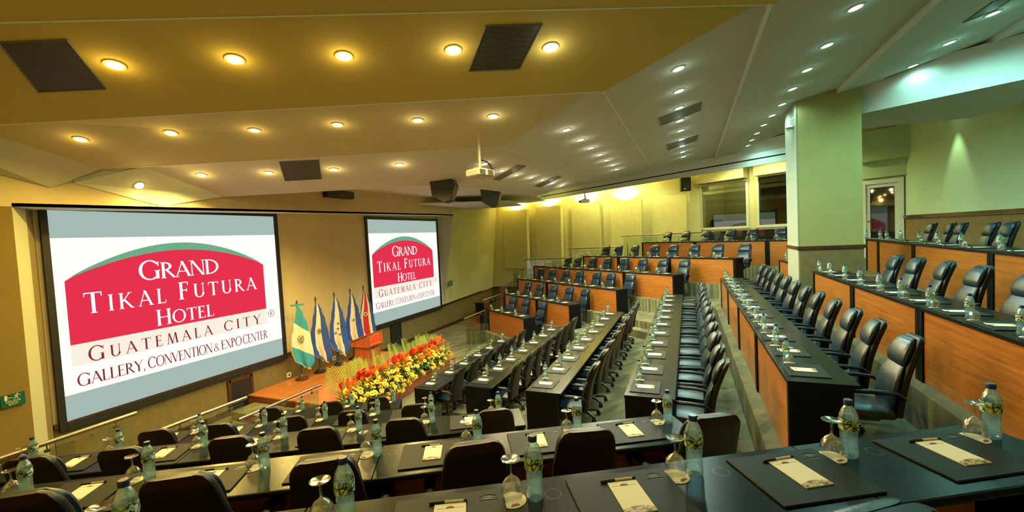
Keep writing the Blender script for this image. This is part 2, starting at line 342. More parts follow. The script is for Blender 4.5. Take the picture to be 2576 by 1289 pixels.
# right of the recess: wall tilted forward at the top
ZR = 1.75
tr = [(15.5, YBULK+.02, ZSOF1), (XFAR, YBULK+.10, ZR), (XFAR, YW-.06, ZDADO+.13), (15.42, YW-.01, ZDADO)]
mb = MB(); mb.slab([tr[0], tr[3], tr[2], tr[1]], (0, .15, 0))
mb.slab([(15.5, YBULK+.02, ZSOF1), (XFAR, YBULK+.02, ZR-.1), (XFAR, YBULK+.02, ZTOP), (15.5, YBULK+.02, ZTOP)], (0, .1, 0))
w4 = struct('wall_stage_right', mb.mesh('wall_stage_right', M['wall_far']), 'cream tilted wall between small screen and far corner', 'wall')
mb = MB(); mb.slab([(15.05, YW-.002, ZSOF1-.02), (15.5, YBULK+.02, ZSOF1), (15.41, YW-.004, ZDADO)], (.06, .03, 0)); obj('reveal', mb.mesh('reveal_right', M['reveal']), w4)
mb = MB(); mb.slab([(15.41, YW-.015, ZG), (XFAR, YW-.015, ZG), (XFAR, YW-.015, ZDADO+.13), (15.41, YW-.015, ZDADO)], (0, .1, 0)); obj('wainscot', mb.mesh('wainscot_right', M['wainscot']), w4)
mb = MB(); mb.slab([(15.41, YW-.05, ZDADO-.03), (XFAR, YW-.05, ZDADO+.10), (XFAR, YW-.05, ZDADO+.17), (15.41, YW-.05, ZDADO+.04)], (0, .04, 0)); obj('dado_rail', mb.mesh('dado_rail_right', M['rail_wood']), w4)
mb = MB(); mb.box((17.8, YW-.04, ZG+.06), (4.7, .05, .12)); obj('baseboard', mb.mesh('baseboard_right', M['rail_wood']), w4)
# far side wall
mb = MB(); mb.slab([(XFAR, YW, ZG), (XFAR, CW0.y, ZG), (XFAR, CW0.y, ZTOP), (XFAR, YW, ZTOP)], (.12, 0, 0))
w5 = struct('wall_far', mb.mesh('wall_far', M['wall_far']), 'cream far side wall behind the acoustic panels', 'wall')
mb = MB(); mb.box((XFAR-.02, 8.1, (ZG+ZDADO+.13)/2), (.03, 2.75, ZDADO+.13-ZG)); obj('wainscot', mb.mesh('wainscot_far', M['wainscot']), w5)
mb = MB(); mb.box((XFAR-.03, 8.1, ZDADO+.13), (.05, 2.75, .08)); obj('dado_rail', mb.mesh('dado_rail_far', M['rail_wood']), w5)
# control-room wall, at an angle
cwn = Vector((math.sin(math.radians(CWA)), -math.cos(math.radians(CWA)), 0))   # pointing away from the hall
def cwp(t, z, off=0): p = CW0-CWD*t+cwn*off; return (p.x, p.y, z)
CWL = (CW0-ccorner).length
mb = MB()
for (a, b, c, e) in ((0, CWL, ZG, .0), (0, CWL, 1.80, ZTOP), (0, .08, .0, 1.80), (1.94, 2.42, .0, 1.80), (3.75, CWL, .0, 1.80), (.08, 1.94, 1.74, 1.80)): mb.slab([cwp(a, c), cwp(b, c), cwp(b, e), cwp(a, e)], tuple(cwn*.12))
w6 = struct('wall_control_room', mb.mesh('wall_control', M['wall_far']), 'pale wall with control room windows and door', 'wall')
for i, (t0, t1) in enumerate(((-.02, 2.0), (2.38, 4.1))):
    mb = MB(); mb.slab([cwp(t0, 1.86, -.32), cwp(t1, 1.86, -.32), cwp(t1, 2.75, -.32), cwp(t0, 2.75, -.32)], tuple(cwn*.31)); obj('bulkhead_box', mb.mesh('bulkhead_box', M['wall_far']), w6)
mb = MB(); mb.slab([cwp(5.55, 1.79, -.35), cwp(6.9, 1.79, -.35), cwp(6.9, 2.72, -.35), cwp(5.55, 2.72, -.35)], tuple(cwn*.34)); obj('bulkhead_box', mb.mesh('bulkhead_box_door', M['wall_green']), w6)
mb = MB(); mb.slab([cwp(5.58, 1.28, -.15), cwp(6.72, 1.28, -.15), cwp(6.72, 1.79, -.15), cwp(5.58, 1.79, -.15)], tuple(cwn*.14)); obj('door_header', mb.mesh('door_header', M['wall_green']), w6)
mb = MB(); mb.slab([cwp(-.05, FZ[7], -.02), cwp(5.5, FZ[7], -.02), cwp(5.5, -.18, -.02), cwp(-.05, -.18, -.02)], tuple(cwn*.015)); obj('wainscot', mb.mesh('wainscot_glass', M['black_glass']), w6)
# control room windows
def window(name, t0, t1, z0, z1, label):
    r = thing(name, label, 'window', kind='structure')
    mb = MB(); mb.slab([cwp(t0, z0, -.03), cwp(t1, z0, -.03), cwp(t1, z1, -.03), cwp(t0, z1, -.03)], tuple(cwn*.025)); obj('pane', mb.mesh('pane', M['window_glass']), r)
    for (a, b, c, d) in ((t0-.09, t0, z0-.09, z1+.08), (t1, t1+.09, z0-.09, z1+.08), (t0, t1, z1, z1+.08), (t0, t1, z0-.10, z0)):
        mb = MB(); mb.slab([cwp(a, c, -.07), cwp(b, c, -.07), cwp(b, d, -.07), cwp(a, d, -.07)], tuple(cwn*.065)); obj('window_frame', mb.mesh('window_frame', M['frame_white']), r)
window('window_1', .08, 1.94, .0, 1.74, 'wide dark control room window beside the wall loudspeaker')
window('window_2', 2.42, 3.75, .0, 1.80, 'control room window mirroring the screen next to the column')
# the small room behind the two windows, with covered equipment standing at the glass
mb = MB(); mb.slab([cwp(-.1, -1.2, 1.9), cwp(4.3, -1.2, 1.9), cwp(4.3, 2.3, 1.9), cwp(-.1, 2.3, 1.9)], tuple(cwn*.08)); mb.slab([cwp(-.1, 2.2, .13), cwp(4.3, 2.2, .13), cwp(4.3, 2.2, 1.9), cwp(-.1, 2.2, 1.9)], (0, 0, .08)); mb.slab([cwp(-.1, -1.25, .13), cwp(4.3, -1.25, .13), cwp(4.3, -1.25, 1.9), cwp(-.1, -1.25, 1.9)], (0, 0, .08))
for t in (-.1, 2.18, 4.3): mb.slab([cwp(t, -1.2, .13), cwp(t, -1.2, 1.9), cwp(t, 2.2, 1.9), cwp(t, 2.2, .13)], tuple(CWD*-.06))
struct('wall_control_room_inner', mb.mesh('control_inner', M['wall']), 'dim olive inner walls of the control room', 'wall')
for i, (t, w, h) in enumerate(((.34, .50, .55), (.92, .56, .40), (1.52, .5, .12))):
    mb = MB(); mb.loft([(-.95, 0, w/2, .22), (-.1+h*.4, 0, w/2, .22), (h*.85, 0, w/2*.92, .2), (h, .0, w/2*.75, .15)], 14, 4); p = cwp(t, -.22, .55); o = obj('covered_equipment', mb.mesh('covered_equipment', M['speaker'], True), None, p, math.radians(CWA)); tag(o, f'black covered equipment behind the control room window, {ORD[i]} from left', 'equipment', 'equipment in the control room')
r = thing('added_room_lamp', 'unseen round lamp added to light the control room', 'ceiling light', cwp(1.3, 2.19, .9)); mb = MB(); mb.lathe([(0, -.03), (.09, -.02), (.1, 0)], 14, close=False); obj('diffuser', mb.mesh('added_lamp_diffuser', em('added_room_lamp', (.8, 1, .7), 2)), r)  # unseen lamp, added to lighten the room behind the windows
l = bpy.data.lights.new('bulb', 'POINT'); l.energy = 26; l.color = (.95, 1, .6); l.shadow_soft_size = .1; lo = bpy.data.objects.new('bulb', l); COL.objects.link(lo); lo.parent = r; lo.location = (0, 0, -.15)
# door
d = thing('door_1', 'white framed glazed door in the far right corner', 'door', kind='structure')
tD0, tD1, zD0, zD1 = 5.72, 6.52, FZ[7], 1.10
for (a, b, c, e, nm) in ((tD0-.12, tD0, zD0, zD1+.12, 'door_frame'), (tD1, tD1+.12, zD0, zD1+.12, 'door_frame'), (tD0, tD1, zD1, zD1+.12, 'door_frame'), (tD0, tD0+.10, zD0, zD1, 'door_stile'), (tD1-.10, tD1, zD0, zD1, 'door_stile'), (tD0+.1, tD1-.1, zD1-.12, zD1, 'door_rail'), (tD0+.1, tD1-.1, zD0, zD0+.22, 'door_rail')):
    off = -.11 if nm == 'door_frame' else -.08
    mb = MB(); mb.slab([cwp(a, c, off), cwp(b, c, off), cwp(b, e, off), cwp(a, e, off)], tuple(cwn*(-off-.005))); obj(nm, mb.mesh(nm, M['frame_white']), d)
mb = MB(); mb.slab([cwp(tD0+.1, zD0+.2, -.05), cwp(tD1-.1, zD0+.2, -.05), cwp(tD1-.1, zD1-.1, -.05), cwp(tD0+.1, zD1-.1, -.05)], tuple(cwn*.02)); obj('pane', mb.mesh('door_pane', M['black_glass']), d)
mb = MB(); p = cwp(tD0+.05, -.05, -.13); mb.lathe([(.0, -.03), (.035, -.02), (.04, 0), (.035, .02), (0, .03)], 12, p, close=False); obj('door_knob', mb.mesh('door_knob', M['gold'], True), d)
# back wall with dado
mb = MB(); mb.slab([(-2.6, YB, ZG), (ccorner.x, YB, ZG), (ccorner.x, YB, ZTOP), (-2.6, YB, ZTOP)], (0, -.12, 0))
w7 = struct('wall_back', mb.mesh('wall_back', M['wall_green']), 'pale green back wall at the right', 'wall')
mb = MB(); mb.slab([(-2.6, YB+.015, FZ[7]), (ccorner.x, YB+.015, FZ[7]), (ccorner.x, YB+.015, .0), (-2.6, YB+.015, .0)], (0, -.012, 0)); obj('wainscot', mb.mesh('wainscot_back', M['wainscot']), w7)
mb = MB(); mb.box(((ccorner.x-2.6)/2, YB+.03, .02), (ccorner.x+2.6, .06, .10)); obj('dado_rail', mb.mesh('dado_rail_back', M['rail_wood']), w7)

# column standing in the sixth middle row
XC, YC0, YC1 = 9.75, -1.98, -2.98
col_ = thing('column', 'square yellow-green column rising between the right hand desks', 'column', kind='structure')
mb = MB(); mb.box((XC+.47, (YC0+YC1)/2, (FZ[6]+2.6)/2), (.94, YC0-YC1, 2.6-FZ[6])); obj('shaft', mb.mesh('column_shaft', M['column']), col_)
mb = MB(); mb.box((XC+.47, YC0+.012, (FZ[6]+2.6)/2), (.95, .02, 2.6-FZ[6])); obj('pale_face', mb.mesh('column_pale_face', M['column_pale']), col_)
mb = MB(); mb.box((XC-.012, (YC0+YC1)/2, (FZ[6]-.52)/2), (.02, YC0-YC1, -.52-FZ[6])); obj('wainscot', mb.mesh('column_wainscot', M['wainscot']), col_)
mb = MB(); mb.box((XC+.47, (YC0+YC1)/2, -.485), (1.02, YC0-YC1+.08, .065)); obj('dado_rail', mb.mesh('column_dado', M['rail_wood']), col_)

# acoustic panels on the far wall with warm up-lights behind their tops
PANPX = [(1265, 531, 1322, 529), (1347, 522, 1408, 518), (1437, 516, 1506, 510), (1535, 506, 1611, 502), (1640, 494, 1724, 490)]
UP = []
for i, (x0, y0, x1, y1) in enumerate(PANPX):
    a, b = atX(x0, y0, 19.95), atX(x1, y1, 19.72); zt = (a.z+b.z)/2; zb = -1.55
    mb = MB(); mb.slab([(a.x, a.y, zt), (b.x, b.y, zt), (b.x, b.y+.06, zb), (a.x, a.y+.06, zb)], (.06, .0, 0))
    mb.slab([(b.x, b.y, zt), (b.x, b.y+.06, zb), (b.x+.3, b.y+.04, zb), (b.x+.3, b.y-.02, zt)], (0, -.04, 0))
    o = obj('acoustic_panel', mb.mesh('acoustic_panel', M['panel_far']))
    tag(o, f'tall cream acoustic panel on the far wall, {ORD[i]} from the corner', 'panel', 'acoustic wall panels')
    UP.append(((a.x+b.x)/2+.12, (a.y+b.y)/2, zt))
# ------------------------------------------------------------------ folded ceiling
def P(x, y, z): return atz(x, y, z)
def up(v, dz): return Vector((v.x, v.y, v.z+dz))
M1, M2, M3, M4 = P(1114, 464, 1.3), P(1263, 369, 1.65), P(1520, 230, 1.85), P(1945, 10, 2.1)
M5, M6 = Vector((4.05, -2.65, 2.35)), Vector((3.1, -4.45, 2.6))
W1, W2, W3, W4, W5, W6 = P(1354, 493, 1.3), P(1479, 460, 1.65), P(1641, 426, 1.85), P(1800, 400, 2.1), P(2035, 300, 2.35), P(2365, 190, 2.6)
def ext(a, b, t): return a+(b-a)*t
n3l, n2l = P(560, 495, 1.14), P(255, 425, 1.435)
n1l = ext(M3, P(0, 313, 1.53), 1.35); n0l = ext(M4, P(0, 55, 1.83), 1.5)
n3bl, n2bl = P(360, 420, 1.52), P(0, 345, 1.70)
n2bl = ext(n2l, n2bl, 1.5)
nb = Vector((2.0, -6.0, 2.8)); nbl = n0l-NV*3.2+Vector((0, 0, .25))
D8 = .09
PANELS = {
 'c1': [M1, W1, up(W2, D8), up(M2, D8)], 'c2': [M2, W2, up(W3, D8), up(M3, D8)], 'c3': [M3, W3, up(W4, D8), up(M4, D8)],
 'c4': [M4, W4, up(ext(M5, W5, 1.28), D8), up(M5, D8)], 'c5': [M5, W5, up(W6, D8), up(M6, D8)], 'c6': [M6, W6, Vector((10.2, -6.0, 2.85)), nb],
 'n3': [M1, up(M2, D8), n3bl, n3l], 'n2': [M2, up(M3, D8), n2bl, n2l], 'n1': [M3, up(M4, D8), up(n0l, D8), n1l], 'n0': [M4, up(M5, D8), nbl, n0l],
 'nr': [M5, M6, nb, nbl]}
def planeY(x, y, Y): return atY(x, y, Y)
vC, vA = planeY(405, 519, YBULK-.01), planeY(185, 460, YBULK-.01)
PANELS['v'] = [P(265, 427, 1.44), n3bl, n3l, vC, vA]
wC, wD = planeY(128, 473, YBULK-.01), planeY(0, 440, YBULK-.01)
PANELS['w'] = [n2bl, n2l, wC, wD, ext(wC, wD, 2.2), ext(n2l, n2bl, 1.9)]
TRIS = []
ceil = thing('ceiling', 'folded plaster ceiling of stepped angled panels', 'ceiling', kind='structure')
for nm, pts in PANELS.items():
    mb = MB(); n = len(pts); off = Vector((0, 0, .05))
    nrm = (pts[1]-pts[0]).cross(pts[2]-pts[0])
    if nrm.z > 0: pts = pts[::-1]
    mb.slab(pts, off)
    fan = [(0, i, i+1) for i in range(1, n-1)]; mb.f = fan+[tuple(n+k for k in reversed(t)) for t in fan]+mb.f[2:]; mb.m = [0]*len(mb.f)
    obj('ceiling_panel', mb.mesh('ceiling_panel', {'v': M['ceil_white'], 'n0': M['ceil_amber_cast'], 'n1': M['ceil_amber_cast'], 'nr': M['ceil_amber_cast'], 'n2': M['ceil_soft_cast']}.get(nm, M['ceil'])), ceil)
    for i in range(1, n-1): TRIS.append((nm, pts[0], pts[i], pts[i+1]))
# pale fascia boards along the front edge of the middle rings
for a, b, h in ((M4, W4, .10), (M5, W5, .14), (M6, W6, .14), (M1, W1, .09), (M2, W2, .09), (M3, W3, .09), (M1, n3l, .09), (M2, n2l, .09), (M3, n1l, .09), (M4, n0l, .09)):
    d_ = (b-a).normalized(); s_ = Vector((-d_.y, d_.x, 0))
    if s_.dot(Vector((.4, 1, 0))) < 0: s_ = -s_
    mb = MB(); mb.slab([a+Vector((0, 0, -.004)), b+Vector((0, 0, -.004)), b+Vector((0, 0, h)), a+Vector((0, 0, h))], s_*.02); obj('fascia', mb.mesh('ceiling_fascia', M['fascia']), ceil)
# dropped beam between the column and the back wall
b0, b1, b2, b3, b4 = P(2140, 292, 1.95), P(2576, 200, 1.95), P(2576, 258, 1.95), P(2440, 297, 1.95), P(2150, 325, 1.95); e0 = ext(b0, b1, 2.4); e1 = e0+(b2-b1)
bpts = [b0, b1, e0, e1, b2, b3, b4]
mb = MB(); mb.prism([(p.x, p.y) for p in bpts], 1.95, 2.62); obj('ceiling_beam', mb.mesh('ceiling_beam', M['ceil']), ceil)
# upper slab and the stage ceiling
mb = MB(); mb.box((8.8, 1.7, ZTOP+.05), (23.0, 15.8, .1)); obj('ceiling_slab', mb.mesh('ceiling_slab', M['ceil_white']), ceil)
mb = MB(); mb.prism([(9.2, YBULK), (XFAR, YBULK), (XFAR, 6.3), (12.6, 4.9), (9.8, 5.6)], 1.62, 1.68); obj('ceiling_panel', mb.mesh('ceiling_panel_stage', M['ceil_white']), ceil)
mb = MB(); mb.prism([(13.1, YBULK), (17.0, YBULK), (17.4, 6.6), (15.0, 6.2)], 1.34, 1.40); obj('ceiling_panel', mb.mesh('ceiling_panel_drop', M['ceil_white']), ceil)
# long fascia over the far desks with its dark slot
fa_, fb_ = P(1110, 534, 1.72), P(1992, 402, 1.72); fa_ = ext(fb_, P(1300, 515, 1.72), 1.0); fd = (fa_-fb_).normalized(); fa_ = fa_+fd*3.0; fb_ = fb_-fd*.3; fn = Vector((-fd.y, fd.x, 0))
if fn.x > 0: fn = -fn
mb = MB(); mb.slab([fa_, fb_, up(fb_, .17), up(fa_, .17)], -fn*.05); obj('fascia', mb.mesh('far_fascia', M['fascia']), ceil)
mb = MB(); mb.slab([up(fa_, .165)-fn*.03, up(fb_, .165)-fn*.03, up(fb_, .215)-fn*.03, up(fa_, .215)-fn*.03], -fn*.05); obj('dark_slot', mb.mesh('far_slot', M['dark_slot']), ceil)
mb = MB(); mb.slab([up(fa_, .21), up(fb_, .21), up(fb_, .42), up(fa_, .42)], -fn*.05); obj('fascia', mb.mesh('far_fascia_upper', M['fascia']), ceil)
mb = MB(); mb.slab([up(fa_, .36), up(fb_, .36), Vector((W5.x+1.5, W5.y, 2.36)), W4+Vector((1.2, 0, .25)), W3+Vector((2.2, .2, .45)), W2+Vector((3.2, .5, .55)), W1+Vector((4.5, 1.5, .8))], (0, 0, .04)); obj('ceiling_panel', mb.mesh('ceiling_panel_far', M['fascia']), ceil)

def hit(x, y, which=None):
    """where the view ray meets the ceiling; with a panel name, its nearest containing (else first) triangle"""
    d = ray(x, y).normalized(); best = None; loose = None
    for nm, a, b, c in TRIS:
        if which and nm not in which: continue
        n = (b-a).cross(c-a); dn = n.dot(d)
        if abs(dn) < 1e-9: continue
        t = n.dot(a)/dn
        if t <= 0: continue
        p = d*t; r_ = (t, p, -n.normalized() if n.z > 0 else n.normalized())
        out = max(-(q2-q1).cross(p-q1).dot(n)/n.length for q1, q2 in ((a, b), (b, c), (c, a)))
        if loose is None or out < loose[0]: loose = (out, r_)
        if out < 1e-6 and (best is None or t < best[0]): best = r_
    return best or (loose[1] if which and loose else None)
def frame_at(p, nrm, along=None):
    z = -nrm                                  # local +z goes up into the ceiling
    x = (along or Vector((1, 0, 0))); x = (x-z*x.dot(z)).normalized(); y = z.cross(x)
    return Matrix(((x.x, y.x, z.x, p.x), (x.y, y.y, z.y, p.y), (x.z, y.z, z.z, p.z), (0, 0, 0, 1)))

# ------------------------------------------------------------------ downlights
mb = MB(); mb.lathe([(.062, .0), (.066, -.012), (.086, -.010), (.092, .0)], 20, close=False); RING = mb.mesh('trim_ring', M['proj'], True)
LENS = {}
def lamp_col(x):
    """lamp colour by its place across the hall: amber bulbs at the left, cool greenish ones at the right"""
    st = [(0, (1.0, .66, .10)), (900, (1.0, .72, .20)), (1250, (1.0, .82, .42)), (1450, (.95, .95, .62)), (1720, (.66, 1.0, .84)), (2100, (.38, 1.0, .84)), (2576, (.32, .98, .84))]
    for (x0, c0), (x1, c1) in zip(st, st[1:]):
        if x <= x1:
            t = max(0, (x-x0)/(x1-x0)); return tuple(a+(b-a)*t for a, b in zip(c0, c1))
    return st[-1][1]
LAMP_W = 48.0
def downlight(x, y, which, label, group, e=1.0, real=True, world=None, glow=1.1, col=None, cone=165):
    if world is None:
        h = hit(x, y, which)
        if h is None: return
        _, p, nrm = h
    else: p, nrm = world
    c = col or lamp_col(x); key = round(x/150)
    r = thing('downlight', label, 'ceiling light', group=group); r.matrix_world = frame_at(p+nrm*.002, nrm)
    obj('trim_ring', RING, r)
    if key not in LENS:
        wc = tuple(.45+.55*v for v in c)
        mb = MB(); mb.lathe([(.0, -.004), (.05, -.006), (.063, -.002)], 20, close=False); LENS[key] = mb.mesh('lens', em('lamp_lens_%d' % key, wc, 9.0))
    obj('lens', LENS[key], r)
    if real:
        l = bpy.data.lights.new('bulb', 'SPOT'); l.color = c; l.energy = LAMP_W*e; l.spot_size = math.radians(cone); l.spot_blend = .6; l.shadow_soft_size = .06
        if glow > .2:
            g = bpy.data.lights.new('lens_glow', 'POINT'); g.color = c; g.energy = glow*e; g.shadow_soft_size = .05
            go = bpy.data.objects.new('lens_glow', g); COL.objects.link(go); go.parent = r; go.location = (0, 0, -.10)
        lo = bpy.data.objects.new('bulb', l); COL.objects.link(lo); lo.parent = r; lo.location = (0, 0, -.03)
STRIPS = [
 (['n1'], [(288, 162), (590, 148), (865, 140), (1140, 125), (1385, 118)], 'the broad yellow ceiling strip nearest the viewer', 'downlights of the nearest ceiling strip', 2.0),
 (['n2'], [(203, 350), (430, 334), (640, 327), (849, 313), (1051, 302), (1240, 292)], 'the second ceiling strip, above the projector', 'downlights of the second ceiling strip', 1.6),
 (['n3'], [(507, 440), (675, 434), (840, 426), (1005, 414)], 'the third ceiling strip before the screens', 'downlights of the third ceiling strip', 8.0),
 (['v'], [(350, 467)], 'the pale ceiling facet above the large screen', 'downlight of the pale ceiling facet', 1.4),
 (['c3'], [(1706, 172), (1708, 228), (1708, 271), (1710, 303), (1712, 328), (1714, 350), (1716, 367), (1717, 382), (1719, 394)], 'the ceiling strip with two slot vents', 'downlights of the middle ceiling strip', 1.9),
 (['c2'], [(1425, 326), (1460, 351), (1485, 372), (1508, 389), (1526, 403), (1541, 415), (1551, 426)], 'the grey diamond ceiling facet', 'downlights of the diamond ceiling facet', 3.4),
 (['c1'], [(1218, 412), (1262, 429), (1298, 440), (1336, 446), (1365, 453), (1389, 460), (1413, 466)], 'the low brown ceiling facet behind the projector', 'downlights of the low ceiling facet', 4.5),
 (['c4'], [(2152, 18), (2080, 113), (2030, 175), (1993, 223), (1967, 262), (1942, 290), (1921, 314), (1904, 335), (1891, 352), (1881, 366)], 'the green-grey ceiling strip left of the column', 'downlights of the fourth ceiling strip', .95),
 (['c5'], [(2498, 33), (2387, 107), (2296, 165), (2231, 208)], 'the sloping ceiling strip right of the column', 'downlights of the right hand ceiling strip', 2.0)]
for which, pts, place, grp, e in STRIPS:
    for i, (x, y) in enumerate(pts):
        lab = 'round recessed downlight in '+place if len(pts) == 1 else f'recessed downlight, {ORD[i]} of the row, in {place}'
        if which[0] == 'c4' and i > 3: e = .5
        if which[0] == 'c5' and i > 1: e = .3
        downlight(x, y, which, lab, grp, e, glow={'n1': 1.0, 'n2': .9, 'n3': .25, 'v': .3}.get(which[0], .28))
# lamps washing the back wall
for i, (X, Y) in enumerate(((5.4, -5.2), (7.4, -5.2), (9.2, -5.3))):
    downlight(2500, 0, None, f'wall washing downlight by the back wall, {ORD[i]} from the right', 'downlights by the back wall', 1.6, world=(Vector((X, Y, 2.62)), Vector((0, 0, -1))))

for i in range(7):      # unseen washers added behind the long fascia to brighten the far side
    t = i/6; p = Vector((19.3, 8.3, 2.35)).lerp(Vector((18.7, -.6, 2.45)), t/.66) if t < .66 else Vector((18.3, -1.4, 2.5)).lerp(Vector((16.9, -3.6, 2.5)), (t-.66)/.34)
    downlight(1500, 0, None, f'unseen wall washer added along the far wall, {ORD[i]} from the corner', 'unseen downlights added along the far wall', 2.8, world=(p, Vector((0, 0, -1))), glow=.2, col=(1, .95, .42))
p = P(1125, 509, 1.335); downlight(1200, 0, None, 'small downlight in the pale ceiling drop beside the small screen', 'downlight by the small screen', 3.0, world=(p, Vector((0, 0, -1))), glow=.2, col=(1, .95, .75), cone=120)
p = atY(2410, 380, YB); downlight(2400, 0, None, 'wall washing downlight close to the green back wall', 'downlight at the green wall', 2.5, world=(Vector((p.x, YB+.28, 2.5)), Vector((0, 0, -1))), glow=.2, col=(.75, 1, .55), cone=55)

# ------------------------------------------------------------------ grilles and slot vents set into the ceiling
def panel_on(name, px, which, label, cat, mat, group, thick=.02):
    hs = [hit(x, y, which) for x, y in px]; nrm = hs[0][2]; pts = [h[1]+nrm*.004 for h in hs]
    o0 = sum(pts, Vector())/len(pts); r = thing(name, label, cat, tuple(o0), group=group)
    mb = MB(); mb.slab([p-o0 for p in pts], nrm*-.012); mb2 = MB()
    obj('grille', mb.mesh('ceiling_grille', mat), r)
    for i in range(len(pts)):
        a, b = pts[i]-o0, pts[(i+1) % len(pts)]-o0; mb2.tube([a, b], .008, 4)
    obj('rim', mb2.mesh('grille_rim', M['vent']), r)
panel_on('ceiling_speaker', [(-5, 106), (168, 99), (267, 223), (96, 231)], ['n1'], 'large dark square speaker grille in the ceiling at upper left', 'speaker grille', M['grille'], 'ceiling speaker grilles')
panel_on('ceiling_speaker', [(1222, 64), (1364, 60), (1307, 173), (1179, 179)], ['n1'], 'large dark square speaker grille in the ceiling between two downlights, top middle', 'speaker grille', M['grille'], 'ceiling speaker grilles')
panel_on('ceiling_speaker', [(702, 407), (803, 402), (809, 450), (717, 455)], ['n3'], 'small grey square speaker grille in the ceiling above the screens', 'speaker grille', M['grille'], 'ceiling speaker grilles')
for px, wh, lab in (([(1658, 296), (1765, 256), (1762, 277), (1662, 316)], ['c3'], 'grey slot vent nearest in the middle ceiling strip'), ([(1677, 364), (1757, 339), (1753, 353), (1680, 378)], ['c3'], 'grey slot vent farther along the middle ceiling strip'),
                    ([(1240, 451), (1300, 415), (1322, 418), (1257, 453)], ['c1'], 'dark slot vent just right of the near projector'), ([(1345, 468), (1400, 443), (1412, 445), (1360, 471)], ['c1'], 'small slot vent farther right in the low ceiling facet'),
                    ([(2190, 222), (2230, 195), (2350, 150), (2310, 178)], ['c5'], 'dark slot vent in the ceiling right of the column'), ([(2422, 56), (2500, 2), (2560, -14), (2505, 24)], ['c5'], 'dark slot vent in the ceiling at the upper right corner')):
    panel_on('slot_vent', px, wh, lab, 'vent', M['vent'], 'ceiling slot vents')

# ------------------------------------------------------------------ warm up-lights behind the acoustic panels
mb = MB(); mb.box((0, 0, 0), (.10, .34, .05)); mb.box((0, 0, -.09), (.03, .05, .14)); LB = mb.mesh('lamp_body', M['plastic'])
mb = MB(); mb.box((0, 0, .028), (.08, .30, .006)); LL = mb.mesh('lamp_lens', em('uplight_lens', (1, .74, .28), 12))
for i, (x, y, z) in enumerate(UP[:4]):
    r = thing('wall_uplight', f'warm uplight glowing behind the {ORD[i]} acoustic panel from the corner', 'wall light', (x+.06, y, z-.05), group='warm uplights behind the acoustic panels')
    obj('lamp_body', LB, r); obj('lens', LL, r)
    l = bpy.data.lights.new('bulb', 'SPOT'); l.color = (1, .66, .12); l.energy = 1100; l.spot_size = math.radians(160); l.spot_blend = .5; l.shadow_soft_size = .06
    lo = bpy.data.objects.new('bulb', l); COL.objects.link(lo); lo.parent = r; lo.location = (0, 0, .05); lo.rotation_euler = (math.pi, 0, 0)
